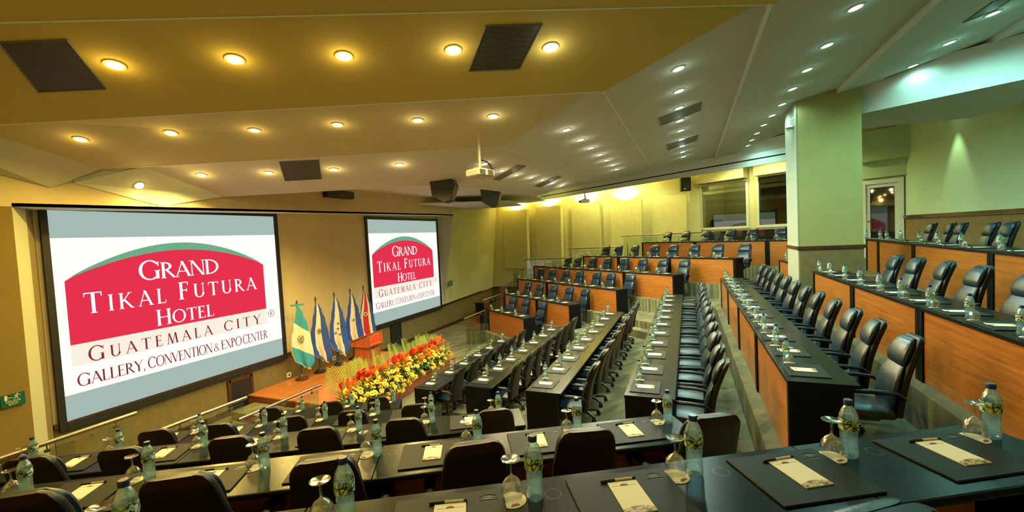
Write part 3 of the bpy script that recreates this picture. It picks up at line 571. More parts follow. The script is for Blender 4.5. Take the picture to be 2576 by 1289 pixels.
# ------------------------------------------------------------------ serif capitals built as geometry
TK, TN = .145, .055
def glyph(ch):
    """returns (width, list of polygons) for cap height 1"""
    Q = []
    def ln(x0, y0, x1, y1, w):
        # stroke with horizontal ends, w measured horizontally for steep strokes
        if abs(y1-y0) >= abs(x1-x0)*.5: Q.append([(x0-w/2, y0), (x0+w/2, y0), (x1+w/2, y1), (x1-w/2, y1)])
        else: Q.append([(x0, y0-w/2), (x1, y1-w/2), (x1, y1+w/2), (x0, y0+w/2)])
    def se(x, y, l=.26):
        y0 = y if y < .5 else y-.035; Q.append([(x-l/2, y0), (x+l/2, y0), (x+l/2, y0+.035), (x-l/2, y0+.035)])
    def arc(cx, cy, rx, ry, a0, a1, wk=TK, wn=TN, n=18):
        pr = None
        for i in range(n+1):
            a = math.radians(a0+(a1-a0)*i/n); c, s = math.cos(a), math.sin(a); w = wn+(wk-wn)*abs(c)**1.5
            o, q = (cx+rx*c, cy+ry*s), (cx+(rx-w)*c, cy+(ry-min(w, wn+.03))*s)
            if pr: Q.append([pr[0], o, q, pr[1]])
            pr = (o, q)
    st = lambda x, y0=0, y1=1, w=TK: ln(x, y0, x, y1, w)
    if ch == 'A': ln(.06, 0, .40, 1, TN); ln(.38, 1, .76, 0, TK); Q.append([(.2, .32), (.62, .32), (.62, .37), (.2, .37)]); se(.07, 0, .22); se(.76, 0, .26); W = .82
    elif ch == 'C': arc(.45, .5, .45, .53, 40, 320); Q.append([(.78, .70), (.83, .70), (.83, .98), (.78, .9)]); W = .84
    elif ch == 'D': st(.14); arc(.22, .5, .62, .5, -90, 90); se(.14, 0); se(.14, 1); Q.append([(.14, 0), (.24, 0), (.24, .05), (.14, .05)]); W = .86
    elif ch in 'EF':
        st(.14); se(.14, 0); se(.14, 1); Q.append([(.14, .95), (.52, .95), (.52, 1), (.14, 1)]); Q.append([(.48, .80), (.52, .80), (.52, 1), (.48, 1)]); Q.append([(.14, .5), (.44, .5), (.44, .55), (.14, .55)]); Q.append([(.41, .43), (.45, .43), (.45, .62), (.41, .62)])
        if ch == 'E': Q.append([(.14, 0), (.56, 0), (.56, .05), (.14, .05)]); Q.append([(.52, 0), (.56, 0), (.60, .2), (.56, .2)])
        W = .62
    elif ch == 'G': arc(.47, .5, .47, .53, 40, 320); Q.append([(.80, .70), (.85, .70), (.85, .98), (.80, .9)]); st(.78, .02, .42); se(.78, .43, .24); W = .92
    elif ch == 'H': st(.14); st(.68); Q.append([(.14, .48), (.68, .48), (.68, .53), (.14, .53)]); [se(x, y) for x in (.14, .68) for y in (0, 1)]; W = .82
    elif ch == 'I': st(.14); se(.14, 0); se(.14, 1); W = .28
    elif ch == 'K': st(.14); ln(.18, .42, .62, 1, TN+.02); ln(.30, .56, .72, 0, TK); se(.14, 0); se(.14, 1); se(.62, 1, .24); se(.74, 0, .2); W = .82
    elif ch == 'L': st(.14); se(.14, 0); se(.14, 1); Q.append([(.14, 0), (.54, 0), (.54, .05), (.14, .05)]); Q.append([(.5, 0), (.54, 0), (.58, .22), (.54, .22)]); W = .6
    elif ch == 'M': ln(.10, 0, .2, 1, TN); ln(.22, 1, .48, 0, TK*.9); ln(.48, 0, .74, 1, TN); ln(.76, 1, .88, 0, TK); se(.1, 0, .2); se(.88, 0, .24); W = .98
    elif ch == 'N': st(.10, 0, 1, TN); ln(.12, 1, .74, 0, TK); st(.76, 0, 1, TN); se(.1, 0, .2); se(.06, 1, .2); se(.76, 1, .2); W = .86
    elif ch == 'O': arc(.47, .5, .47, .53, 0, 360, n=30); W = .94
    elif ch in 'PR':
        st(.14); arc(.20, .74, .38, .26, -90, 90, n=12); Q.append([(.14, .95), (.24, .95), (.24, 1), (.14, 1)]); Q.append([(.14, .48), (.26, .48), (.26, .53), (.14, .53)]); se(.14, 0); se(.14, 1); W = .62
        if ch == 'R': ln(.32, .5, .70, 0, TK); se(.72, 0, .14); W = .76
    elif ch == 'T': st(.38); Q.append([(.02, .95), (.74, .95), (.74, 1), (.02, 1)]); Q.append([(.02, .8), (.05, .8), (.06, 1), (.02, 1)]); Q.append([(.70, .8), (.74, .8), (.74, 1), (.70, 1)]); se(.38, 0); W = .76
    elif ch == 'U': st(.14, .3, 1); st(.66, .3, 1, TN); arc(.40, .32, .33, .34, 180, 360); se(.14, 1); se(.66, 1, .2); W = .8
    elif ch == 'V': ln(.06, 1, .42, 0, TK); ln(.40, 0, .74, 1, TN); se(.07, 1, .26); se(.74, 1, .2); W = .8
    elif ch == 'X': ln(.08, 1, .70, 0, TK); ln(.08, 0, .66, 1, TN); se(.08, 1, .24); se(.68, 1, .2); se(.08, 0, .2); se(.70, 0, .24); W = .78
    elif ch == 'Y': ln(.06, 1, .36, .48, TK); ln(.36, .48, .68, 1, TN); st(.36, 0, .5); se(.07, 1, .26); se(.68, 1, .2); se(.36, 0); W = .74
    elif ch == '&': arc(.36, .78, .2, .22, 0, 360, .08, .04); arc(.30, .26, .3, .28, 40, 330, .11, .05); ln(.24, .68, .74, 0, .11); ln(.50, .12, .74, .42, .045); se(.74, .44, .18); W = .84
    elif ch == ',': Q.append([(.04, .1), (.14, .1), (.1, -.12), (.04, -.14)]); W = .2
    else: W = .34
    return W, Q
def letters(mb, text, x0, x1, z0, hcap, y, big=(), bigf=1.25, gap=.10, mi=0):
    """lay the text between x0 and x1 on the plane Y=y, baseline z0"""
    items = []; cur = 0
    for i, ch in enumerate(text):
        f = bigf if i in big else 1.0; W, Q = glyph(ch); items.append((cur, f, Q)); cur += W*f+gap
    sx = (x1-x0)/(cur-gap)
    for cx, f, Q in items:
        for q in Q:
            pts = [(x0+(cx+px*f)*sx, y, z0+pz*f*hcap) for px, pz in q]
            mb.add(pts, [tuple(range(len(pts)))], mi)

# ------------------------------------------------------------------ projection screens
S = .95
SC = dict(white=em('screen_white', (1, .93, .86), 1.0*S), bar=em('screen_grey_bar', (.40, .52, .47), .85*S), red=em('screen_red', (.80, .032, .075), .9*S), green=em('screen_green', (.16, .42, .25), .9*S), cream=em('screen_cream', (.86, .78, .67), 1.0*S), maroon=em('screen_maroon_print', (.28, .03, .05), .8*S), txt=em('screen_white_print', (1, .95, .92), 1.15*S))
M['screen_border'] = pm('screen_black_border', (.008, .010, .013), .6)
def screen(X0, label, S2=1.0):
    """4.06 m wide, 3.5 m high; X0 is its left edge; the layout is that of the projected logo"""
    r = thing('projection_screen', label, 'projection screen', (X0, YW-.06, -2.68), group='projection screens')
    y = -.003; Wd, Ht = 4.05, 3.50; ox, oz = 3.56, -2.68       # photo frame the layout was measured in
    def L(x): return x-ox
    def Z(z): return z-oz
    mb = MB()
    for c, d in (((-.05+.0, .0, Ht/2), (.09, .05, Ht+.16)), ((Wd+.05, 0, Ht/2), (.09, .05, Ht+.16)), ((Wd/2, 0, -.04), (Wd, .05, .12)), ((Wd/2, 0, Ht+.04), (Wd, .05, .10))): mb.box(c, d)
    obj('border', mb.mesh('screen_border', M['screen_border']), r)
    def part(name, polys, mat, yy):
        mb = MB()
        for p in polys: mb.slab([(x, yy, z) for x, z in p], (0, .0015, 0))
        return obj(name, mb.mesh(name, mat), r)
    zt, zb = Z(.36), Z(-2.22)
    part('grey_bar', [[(0, zt), (Wd, zt), (Wd, Ht), (0, Ht)]], SC['bar'], .002); part('grey_bar', [[(0, 0), (Wd, 0), (Wd, zb), (0, zb)]], SC['bar'], .002)
    w = part('picture', [[(0, zb), (Wd, zb), (Wd, zt), (0, zt)]], SC['white'], .002)
    xl, xr = L(3.69), L(7.24); zs = Z(-.35); zbm = Z(-1.41)
    def arcp(peak, n=26): return [(xl+(xr-xl)*i/n, zs+(peak-zs)*max(0.0, math.sin(math.pi*i/n))**.82) for i in range(n+1)]
    # the arch: green crescent behind, red in front
    gx = arcp(Z(.235)); rx = arcp(Z(.09))
    rx = [(x, zs+(z-zs)*(1-.12*((x-xl)/(xr-xl)-.72)**2*4)) if False else (x, z) for x, z in rx]
    mb = MB()
    for i in range(len(gx)-1): mb.add([(gx[i][0], .000, gx[i][1]), (gx[i+1][0], .000, gx[i+1][1]), (gx[i+1][0], .000, zs), (gx[i][0], .000, zs)], [(3, 2, 1, 0)])
    obj('green_arch', mb.mesh('green_arch', SC['green']), r)
    mb = MB()
    for i in range(len(rx)-1): mb.add([(rx[i][0], -.002, rx[i][1]), (rx[i+1][0], -.002, rx[i+1][1]), (rx[i+1][0], -.002, zbm), (rx[i][0], -.002, zbm)], [(3, 2, 1, 0)])
    obj('red_field', mb.mesh('red_field', SC['red']), r)
    part('cream_strip', [[(xl, Z(-1.77)), (xr, Z(-1.77)), (xr, zbm), (xl, zbm)]], SC['cream'], -.0005)
    yy = -.005
    def word(text, x0, x1, z0, h, big, bf, gap, mat, name):
        mb = MB(); letters(mb, text, L(x0), L(x1), Z(z0), h, yy, big, bf, gap); obj(name, mb.mesh(name, mat), r)
    for a_ in (('GRAND', 4.72, 6.19, -.45, .31, (0,), 1.15, .0), ('TIKAL', 3.90, 5.14, -.93, .285, (0,), 1.25, .28), ('FUTURA', 5.36, 7.02, -.91, .285, (0,), 1.22, .22), ('HOTEL', 4.94, 6.02, -1.35, .25, (0,), 1.22, .06)): word(*a_, SC['txt'], 'white_lettering')
    for a_ in (('GUATEMALA', 3.90, 5.95, -1.745, .21, (0,), 1.2, .34), ('CITY', 6.20, 7.07, -1.735, .215, (), 1.2, .34), ('GALLERY,', 3.73, 4.70, -2.12, .20, (0,), 1.05, .0), ('CONVENTION', 4.74, 5.92, -2.12, .20, (0,), 1.05, .0), ('&', 5.95, 6.08, -2.12, .17, (), 1, .1), ('EXPO', 6.11, 6.57, -2.12, .20, (), 1, .0), ('CENTER', 6.60, 7.22, -2.12, .20, (0,), 1.05, .0)): word(*a_, SC['maroon'], 'maroon_lettering')
    mb = MB()
    cx, cz, R = L(7.36), Z(-1.55), .085
    for i in range(24):
        a, b = 2*math.pi*i/24, 2*math.pi*(i+1)/24
        mb.add([(cx+R*math.cos(a), yy, cz+R*math.sin(a)), (cx+R*math.cos(b), yy, cz+R*math.sin(b)), (cx+(R-.012)*math.cos(b), yy, cz+(R-.012)*math.sin(b)), (cx+(R-.012)*math.cos(a), yy, cz+(R-.012)*math.sin(a))], [(0, 1, 2, 3)])
    letters(mb, 'R', cx-.035, cx+.04, cz-.045, .09, yy)
    obj('registered_mark', mb.mesh('registered_mark', SC['maroon']), r)
    return r
screen(3.56, 'large projection screen with red hotel logo at the left of the flags')
screen(10.95, 'projection screen with red hotel logo at the right of the flags')

# ------------------------------------------------------------------ stage
ZS = -3.30; SX0, SX1, SY0 = 6.62, 10.55, 6.25
st = thing('stage', 'low wooden stage with flags, lectern and flowers on it', 'stage', (SX0, SY0, ZG))
mb = MB(); mb.box(((SX1-SX0)/2, (YW-.05-SY0)/2, (ZS-ZG-.03)/2), (SX1-SX0-.02, YW-.05-SY0-.02, ZS-ZG-.03)); obj('body', mb.mesh('stage_body', M['stage_front']), st)
npl = 11; pw = (YW-.04-SY0)/npl
mb = MB(); mb.bevbox((0, 0, 0), (SX1-SX0, pw-.004, .03), .003); PL = mb.mesh('plank', M['stage_wood'])
for i in range(npl): obj('plank', PL, st, ((SX1-SX0)/2, pw*(i+.5), ZS-ZG-.015))
o = thing('stage_step', 'carpet topped wooden step at the left end of the stage', 'step', (6.32, 8.05, ZG))
mb = MB(); mb.box((0, 0, .08), (.55, 2.3, .16)); obj('body', mb.mesh('step_body', M['stage_front']), o)
mb = MB(); mb.box((0, 0, .17), (.55, 2.3, .02)); obj('tread', mb.mesh('step_tread', M['carpet']), o)

# ------------------------------------------------------------------ flags
FLAGC = dict(sky=pm('flag_sky_blue', (.04, .32, .50), .8), blue=pm('flag_blue', (.02, .09, .42), .8), royal=pm('flag_royal_blue', (.025, .07, .38), .8), white=pm('flag_white', (.78, .72, .62), .85), red=pm('flag_red', (.62, .03, .03), .8), fringe=pm('flag_gold_fringe', (.55, .36, .06), .7), ol=pm('flag_emblem_green', (.12, .20, .06), .8), br=pm('flag_emblem_brown', (.16, .09, .03), .8))
def flag(X, Y, h, bands, mode, emblem, label, basemat, knot=False, mirror=1):
    r = thing('flag', label, 'flag', (X, Y, ZS), math.radians(18), group='national flags on the stage')
    mb = MB(); mb.lathe([(.0, 0), (.15, .0), (.155, .03), (.12, .05), (.06, .075), (.03, .13), (.0, .13)], 18, close=False); obj('base', mb.mesh('flag_base', basemat, True), r)
    mb = MB(); mb.lathe([(.013, .1), (.013, h-.16)], 8); obj('pole', mb.mesh('flag_pole', M['rail_wood']), r)
    mb = MB(); mb.lathe([(.0, h-.17), (.02, h-.16), (.012, h-.13), (.028, h-.09), (.012, h-.02), (.0, h)], 10, close=False); obj('finial', mb.mesh('flag_finial', M['proj_dark'], True), r)
    # drooping cloth: s runs down from the finial, w runs across the folds
    ns, nw = 72, 56; top, bot = h-.19, .26
    keys = [(0, -.02, .06), (.1, -.05, .12), (.28, -.11, .20), (.5, -.19, .26), (.72, -.20, .30), (.86, -.14, .32), (1, .06, .22)]
    def edge(s, k):
        for a, b in zip(keys, keys[1:]):
            if s <= b[0]: t = (s-a[0])/(b[0]-a[0]); t = t*t*(3-2*t); return a[k]+(b[k]-a[k])*t
        return keys[-1][k]
    vs = []; fs = []; ms = []
    def pt(s, w):
        l, rr = edge(s, 1), edge(s, 2); x = (l+(rr-l)*w)*mirror
        z = top-(top-bot)*s - .10*(w-.5)*s*1.0
        y = -.062-.03*math.sin(w*9+s*2.3)*min(1, s*3)*(.4+.6*s)-.012*math.cos(w*17+s*4)*s
        return (x, y, z)
    for i in range(ns+1):
        for j in range(nw+1): vs.append(pt(i/ns, j/nw))
    names = []
    for i in range(ns):
        for j in range(nw):
            s, w = (i+.5)/ns, (j+.5)/nw
            q = (w+.10*math.sin(s*3)) if mode == 'along' else (s-.16*(w-.5)+.02)
            if j < 2 and s > .35 or i > ns-3: c = 'fringe'
            else:
                c = bands[-1][1]
                for lim, cc in bands:
                    if q < lim: c = cc; break
            if c not in names: names.append(c)
            a = i*(nw+1)+j; fs.append((a, a+nw+1, a+nw+2, a+1)); ms.append(names.index(c))
    mb = MB(); mb.v, mb.f, mb.m = vs, fs, ms
    cl = obj('cloth', mb.mesh('flag_cloth', [FLAGC[c] for c in names], True), r)
    # emblem a touch in front of the cloth
    mb = MB()
    def ep(s, w, dx=0, dz=0): p = pt(s, w); return (p[0]+dx, p[1]-.035, p[2]+dz)
    if emblem == 'wreath':
        for k in range(16):
            a = 2*math.pi*k/16
            if 1.2 < a < 1.9: continue
            cx, cz = .062*math.cos(a), .075*math.sin(a); mb.box(ep(.5, .5, cx, cz), (.022, .006, .022), mi=0)
        mb.box(ep(.5, .5, 0, 0), (.05, .006, .035), mi=1); mb.box(ep(.5, .5, .01, .02), (.02, .008, .05), mi=0); mb.box(ep(.5, .5, .0, -.09), (.09, .006, .012), mi=1)
    elif emblem == 'ring':
        for k in range(18):
            a = 2*math.pi*k/18; mb.box(ep(.46, .5, .042*math.cos(a), .055*math.sin(a)), (.017, .006, .02), mi=0)
        mb.box(ep(.46, .5), (.04, .006, .045), mi=1)
    elif emblem == 'triangle':
        c = ep(.44, .5); mb.slab([(c[0]-.035, c[1], c[2]-.03), (c[0]+.035, c[1], c[2]-.03), (c[0], c[1], c[2]+.04)], (0, .004, 0), 0); mb.box(ep(.44, .5, 0, -.045), (.05, .006, .008), mi=1)
    elif emblem == 'roundel':
        c = ep(.42, .42); mb.slab([(c[0]+.055*math.cos(2*math.pi*k/20), c[1], c[2]+.065*math.sin(2*math.pi*k/20)) for k in range(20)], (0, .004, 0), 2); mb.slab([(c[0]+.03*math.cos(2*math.pi*k/16), c[1]-.004, c[2]+.04*math.sin(2*math.pi*k/16)) for k in range(16)], (0, .004, 0), 1)
    elif emblem == 'stars':
        for (s, w, dx) in ((.43, .52, 0), (.52, .5, 0), (.595, .40, -.02), (.615, .55, .01), (.47, .72, .02)):
            c = ep(s, w, dx); pts = []
            for k in range(10):
                R = .042 if k % 2 == 0 else .017; a = math.pi/2+k*math.pi/5; pts.append((c[0]+R*math.cos(a), c[1], c[2]+R*math.sin(a)))
            for k in range(10): mb.add([(c[0], c[1], c[2]), pts[k], pts[(k+1) % 10]], [(0, 1, 2)], 0)
    mats = [FLAGC['royal']] if emblem == 'stars' else [FLAGC['ol'], FLAGC['br'], FLAGC['white']]
    obj('emblem', mb.mesh('flag_emblem', mats), cl)
    if knot:
        mb = MB(); mb.box((0, -.05, top+.06), (.30, .03, .045)); mb.box((0, -.05, top+.06), (.06, .05, .07)); obj('bow', mb.mesh('flag_bow', FLAGC['sky']), r)
rz_f = math.radians(-36)
specs = [
 (7.80, 2.02, [(.34, 'sky'), (.72, 'white'), (2, 'sky')], 'across', 'wreath', 'sky blue and white flag with wreath emblem and blue bow, leftmost', M['rail_wood'], True),
 (8.38, 2.02, [(.36, 'royal'), (.70, 'white'), (2, 'royal')], 'along', 'ring', 'blue and white striped flag with round green emblem, second from left', M['plastic'], False),
 (9.02, 2.06, [(.36, 'blue'), (.74, 'white'), (2, 'blue')], 'along', 'stars', 'blue and white flag with five blue stars', M['plastic'], False),
 (9.63, 2.08, [(.36, 'royal'), (.72, 'white'), (2, 'royal')], 'along', 'triangle', 'blue and white flag with small triangle emblem behind the lectern', M['plastic'], False),
 (10.18, 2.10, [(.18, 'royal'), (.36, 'white'), (.70, 'red'), (.86, 'white'), (2, 'royal')], 'along', 'roundel', 'blue, white and red flag with round emblem, rightmost', M['plastic'], False)]
for X, h, bands, mode, emb, lab, bm, kn in specs:
    flag(X, 9.08, h, bands, mode, emb, lab, bm, kn)
for o in list(bpy.data.objects):
    if o.name.split('.')[0] == 'flag' and o.parent is None: o.rotation_euler = (0, 0, rz_f)

# ------------------------------------------------------------------ lectern
lc = thing('lectern', 'reddish wooden lectern with a red arched emblem plate', 'lectern', (8.50, 7.56, ZS))
M['lectern'] = wood('lectern_wood', (.30, .065, .02), (.44, .11, .035), .3, (10, 10, 1.5), .3)
mb = MB(); mb.box((0, 0, .40), (.46, .36, .80), taper=1.05); obj('body', mb.mesh('lectern_body', M['lectern']), lc)
mb = MB(); mb.box((0, 0, .02), (.56, .46, .04)); obj('plinth', mb.mesh('lectern_plinth', M['lectern']), lc)
mb = MB(); mb.slab([(-.28, -.26, .78), (-.28, .28, .78), (-.28, .28, .90), (-.28, -.26, 1.10)], (.56, 0, 0)); obj('head', mb.mesh('lectern_head', M['lectern']), lc)
mb = MB(); mb.slab([(-.30, -.27, 1.10), (-.30, .30, .89), (-.30, .30, .91), (-.30, -.27, 1.12)], (.60, 0, 0)); obj('reading_board', mb.mesh('lectern_board', M['lectern']), lc)
M['plate'] = pm('red_emblem_plate', (.72, .05, .02), .35); M['plate_line'] = pm('emblem_gilt_line', (.55, .22, .04), .4)
pts = [(-.20, .86)]+[(-.20+.40*i/14, .97+.085*math.sin(math.pi*i/14)) for i in range(15)]+[(.20, .86)]
mb = MB(); mb.slab([(x, -.268, z) for x, z in pts], (0, .006, 0)); obj('emblem_plate', mb.mesh('emblem_plate', M['plate']), lc)
mb = MB(); mb.tube([(x*1.08, -.270, z+.01) for x, z in pts], .006, 5); obj('emblem_line', mb.mesh('emblem_line', M['plate_line']), lc)
mb = MB(); letters(mb, 'GRAND', -.09, .09, .995, .028, -.2695); letters(mb, 'TIKAL FUTURA', -.17, .17, .945, .03, -.2695); letters(mb, 'HOTEL', -.08, .08, .90, .028, -.2695); obj('plate_lettering', mb.mesh('plate_lettering', M['plate_line']), lc)
mb = MB(); mb.box((0, -.26, .835), (.40, .008, .03)); obj('plate_base', mb.mesh('plate_base', M['plate_line']), lc)

# ------------------------------------------------------------------ flower bank along the stage front
FM = dict(leaf=pm('leaf_green', (.06, .13, .025), .55, noise=(6, .5)), palm=pm('palm_green', (.36, .46, .07), .5), yel=pm('yellow_petal', (.80, .48, .02), .6), yel2=pm('lily_yellow', (.62, .42, .03), .6, noise=(12, .35)), org=pm('orange_petal', (.85, .24, .02), .55), red=pm('red_bract', (.68, .02, .012), .5), ctr=pm('flower_centre', (.28, .13, .02), .8), tip=pm('bract_green', (.16, .26, .06), .5))
def leafblade(mb, base, d, L, w, up_=Vector((0, 0, 1)), mi=0, droop=.3):
    d = d.normalized(); sd = d.cross(up_); sd = sd.normalized() if sd.length > .01 else Vector((1, 0, 0))
    pts = []
    for t, ww in ((0, .15), (.35, 1), (.7, .75), (1, 0)):
        p = Vector(base)+d*L*t-Vector((0, 0, 1))*droop*L*t*t
        pts.append((p-sd*w*ww, p+sd*w*ww))
    vs = [q for a in pts for q in a]; mb.add(vs, [(0, 1, 3, 2), (2, 3, 5, 4), (4, 5, 7, 6)], mi)
mb = MB()   # palm frond, fan of narrow leaflets on a curved rib
rib = [Vector((0, .10*t*t*.8, .68*t)) for t in [i/8 for i in range(9)]]; mb.tube(rib, [.008-.0007*i for i in range(9)], 5)
for i in range(12):
    t = .22+.78*i/11; p = Vector((0, .08*t*t, .68*t)); L = .30*math.sin(math.pi*(.18+.74*t))+.05
    for s in (-1, 1): leafblade(mb, p, Vector((s*.9, -.05, .75)), L, .011, Vector((0, 1, .1)), droop=.12)
FROND = mb.mesh('palm_frond', FM['palm'])
mb = MB()   # upright red ginger with overlapping bracts
mb.tube([(0, 0, 0), (.01, 0, .26)], .008, 5, 1)
for k in range(16):
    z = .20+.012*k; a = k*2.4; R = .042*(1-(k/18)**2); leafblade(mb, (0, 0, z), Vector((math.cos(a), math.sin(a), .9)), R*1.6+.012, .020, Vector((0, 0, 1)), droop=-.3)
GINGER = mb.mesh('red_ginger', [FM['red'], FM['tip']])
mb = MB()   # bird of paradise
mb.tube([(0, 0, 0), (0, 0, .22)], .006, 5, 1); leafblade(mb, (0, 0, .21), Vector((1, 0, .35)), .16, .014, mi=1, droop=.0)
for k in range(6): a = -.5+k*.25; leafblade(mb, (.02*k*.5, 0, .215), Vector((.35+.1*k-.4, .3*math.sin(k*2.1), 1)), .15, .015, Vector((1, 0, 0)), droop=.05)
BIRD = mb.mesh('bird_of_paradise', [FM['org'], FM['tip']])
mb = MB()   # cluster of yellow lilies
for k in range(7):
    c = Vector((random.uniform(-.06, .06), random.uniform(-.06, .06), .10+random.uniform(-.03, .05)))
    for j in range(6): a = j*math.pi/3+k; leafblade(mb, c, Vector((math.cos(a), math.sin(a), .7)), .045, .011, droop=.35)
mb.tube([(0, 0, -.05), (0, 0, .1)], .006, 4, 1)
LILY = mb.mesh('yellow_lilies', [FM['yel2'], FM['tip']])
mb = MB()   # gerbera
for j in range(16): a = j*math.pi/8; leafblade(mb, (0, 0, .2), Vector((math.cos(a), math.sin(a), .12)), .055, .011, droop=.1)
mb.lathe([(.0, .212), (.014, .21), (.016, .2), (0, .2)], 10, close=False, mi=1); mb.tube([(0, 0, 0), (0, 0, .2)], .005, 4, 2)
GERB = mb.mesh('gerbera', [FM['yel'], FM['ctr'], FM['tip']])
def orient(p, d, spin=0, sc=1.0):
    z = Vector(d).normalized(); x = Vector((1, 0, 0)) if abs(z.x) < .9 else Vector((0, 1, 0)); x = (x-z*x.dot(z)).normalized(); y = z.cross(x)
    m = Matrix(((x.x, y.x, z.x, p[0]), (x.y, y.y, z.y, p[1]), (x.z, y.z, z.z, p[2]), (0, 0, 0, 1)))
    return m @ Matrix.Rotation(spin, 4, 'Z') @ Matrix.Diagonal((sc, sc, sc, 1))
NARR = 6; FX0, FX1 = 6.48, 10.20
flab = ['leftmost', 'second from left', 'third from left', 'third from right', 'second from right', 'rightmost']
for ai in range(NARR):
    X = FX0+(FX1-FX0)*(ai+.5)/NARR; rnd = random.Random(50+ai)
    r = thing('flower_arrangement', f'tropical arrangement of yellow, orange and red flowers with palm leaves, {flab[ai]}', 'flowers', (X, 6.46, ZS), group='flower arrangements along the stage front')
    hw = (FX1-FX0)/NARR/2
    mb = MB(); mb.lathe([(.10, 0), (.16, .04), (.17, .12), (.14, .13), (0, .13)], 12, close=False); obj('bowl', mb.mesh('flower_bowl', M['plastic']), r)
    mb = MB()
    for k in range(230):
        a = rnd.uniform(0, 2*math.pi); e = rnd.uniform(-.35, 1.2); d_ = Vector((math.cos(a)*1.15, math.sin(a)*.75-.28, e)); b = Vector((rnd.uniform(-hw, hw)*.8, rnd.uniform(-.12, .14), .10+rnd.uniform(0, .14)))
        leafblade(mb, b, d_, rnd.uniform(.18, .40), rnd.uniform(.012, .03), droop=rnd.uniform(.2, .6))
    fo = obj('foliage', mb.mesh('foliage', FM['leaf']), r); fo['kind'] = 'stuff'
    for k in range(3): obj('palm_frond', FROND, r, mat=orient((-hw+.10+k*2*hw/2.4, .15+rnd.uniform(-.02, .05), .12), (rnd.uniform(-.22, .22), .14, 1), rnd.uniform(-.4, .4), rnd.uniform(.78, 1.08)))
    for k in range(38):
        u = rnd.uniform(-1.1, 1.1); v = rnd.random(); y = .10-.44*v; z = .44-.42*v*v+rnd.uniform(-.04, .04)
        obj('lilies', LILY, r, mat=orient((u*hw, y, z-.06), (u*.4, -.25-.7*v, 1-.75*v), rnd.uniform(0, 6), rnd.uniform(.58, .92)))
    for k in range(12 if ai > 0 else 9):
        u = rnd.uniform(-1, 1); v = rnd.random()**1.6*.6; obj('bird_of_paradise', BIRD, r, mat=orient((u*hw, .08-.40*v, .30-.22*v), (u*.5, -.2-.6*v, 1), rnd.uniform(0, 6), rnd.uniform(.85, 1.2)))
    for k in range(10):
        u = rnd.uniform(-1, 1); v = rnd.random()*.35; obj('red_ginger', GINGER, r, mat=orient((u*hw, .13-.30*v, .26-.12*v), (u*.4+rnd.uniform(-.2, .2), -.15-.3*v, 1), rnd.uniform(0, 6), rnd.uniform(.85, 1.15)))
    for k in range(4 if ai < 3 else 3):
        u = rnd.uniform(-1, 1); v = rnd.random(); obj('gerbera', GERB, r, mat=orient((u*hw, .0-.32*v, .26-.22*v), (u*.3-.3, -.6-.3*v, 1-.4*v), 0, rnd.uniform(.95, 1.2)))

# ------------------------------------------------------------------ hand rails with glass
def railing(pts, zfloor, label, name='glass_railing', posts=True, group='glass railings with steel handrails'):
    pts = [Vector(p) for p in pts]; o0 = Vector((pts[0].x, pts[0].y, zfloor)); r = thing(name, label, 'railing', tuple(o0), group=group); L = [p-o0 for p in pts]
    mb = MB(); mb.tube(L, .026, 10); obj('handrail', mb.mesh('handrail', M['metal'], True), r)
    for a, b in zip(L, L[1:]):
        d_ = (b-a).normalized(); s_ = Vector((-d_.y, d_.x, 0))*.006
        a2, b2 = a+d_*.06, b-d_*.06
        mb = MB(); mb.slab([Vector((a2.x, a2.y, .03)), Vector((b2.x, b2.y, .03)), b2-Vector((0, 0, .07)), a2-Vector((0, 0, .07))], s_); obj('glass_pane', mb.mesh('glass_pane', M['rail_glass']), r)
        n = max(2, int((b-a).length/.75)+1)
        for i in range(n):
            t = (i+.35)/(n-.3); p = a.lerp(b, min(.95, t))
            mb = MB(); mb.tube([p-Vector((0, 0, .02)), p-Vector((0, 0, .075))], .007, 6); mb.box(p-Vector((0, 0, .085)), (.04, .03, .03)); obj('bracket', mb.mesh('rail_bracket', M['metal']), r)
            if posts:
                mb = MB(); q = p+Vector((-d_.y, d_.x, 0))*.035; mb.tube([(q.x, q.y, 0), (q.x, q.y, p.z*.66)], .018, 8); mb.tube([(q.x, q.y, p.z*.6), (p.x, p.y, p.z*.6)], .01, 6); mb.tube([(q.x, q.y, p.z*.22), (p.x, p.y, p.z*.22)], .01, 6); obj('post', mb.mesh('rail_post', M['metal'], True), r)
YL = 6.75
def rl(a, b, Y): p, q = atY(*a, Y), atY(*b, Y); z = (p.z+q.z)/2; p.z = q.z = z; return p, q
p, q = rl((0, 1155), (343, 1040), YL); p.x -= .5; railing([p, q], FZ[3], 'steel handrail on glass at the bottom left below the large screen')
p, q = rl((400, 1085), (620, 1000), YL); railing([p, q], FZ[2], 'steel handrail on glass before the dark wall grille left of the stage')
p, q = rl((600, 1058), (806, 968), YL); railing([p, q], ZG, 'steel handrail on glass at the left end of the stage')
YR = 6.66
for i, (a, b, k) in enumerate((((1168, 804), (1219, 781), 1), ((1215, 758.7), (1259.6, 739), 2), ((1255, 720.5), (1292, 707.5), 3), ((1289, 685), (1320, 676), 4))):
    p, q = rl(a, b, YR); railing([p, q], FZ[k], f'stepped glass railing left of the far desks, {ORD[i]} from the floor')
a_ = atX(1321, 653.5, 18.75); b_ = atX(1421.5, 649, 18.6); a_.z = b_.z = (a_.z+b_.z)/2; railing([a_, b_], FZ[5], 'steel handrail behind the left end of the fourth far desk row')
a_ = atX(1429, 626, 18.65); b_ = atX(1547, 622, 18.5); a_.z = b_.z = (a_.z+b_.z)/2; railing([a_, b_], FZ[6], 'steel handrail behind the left end of the fifth far desk row')
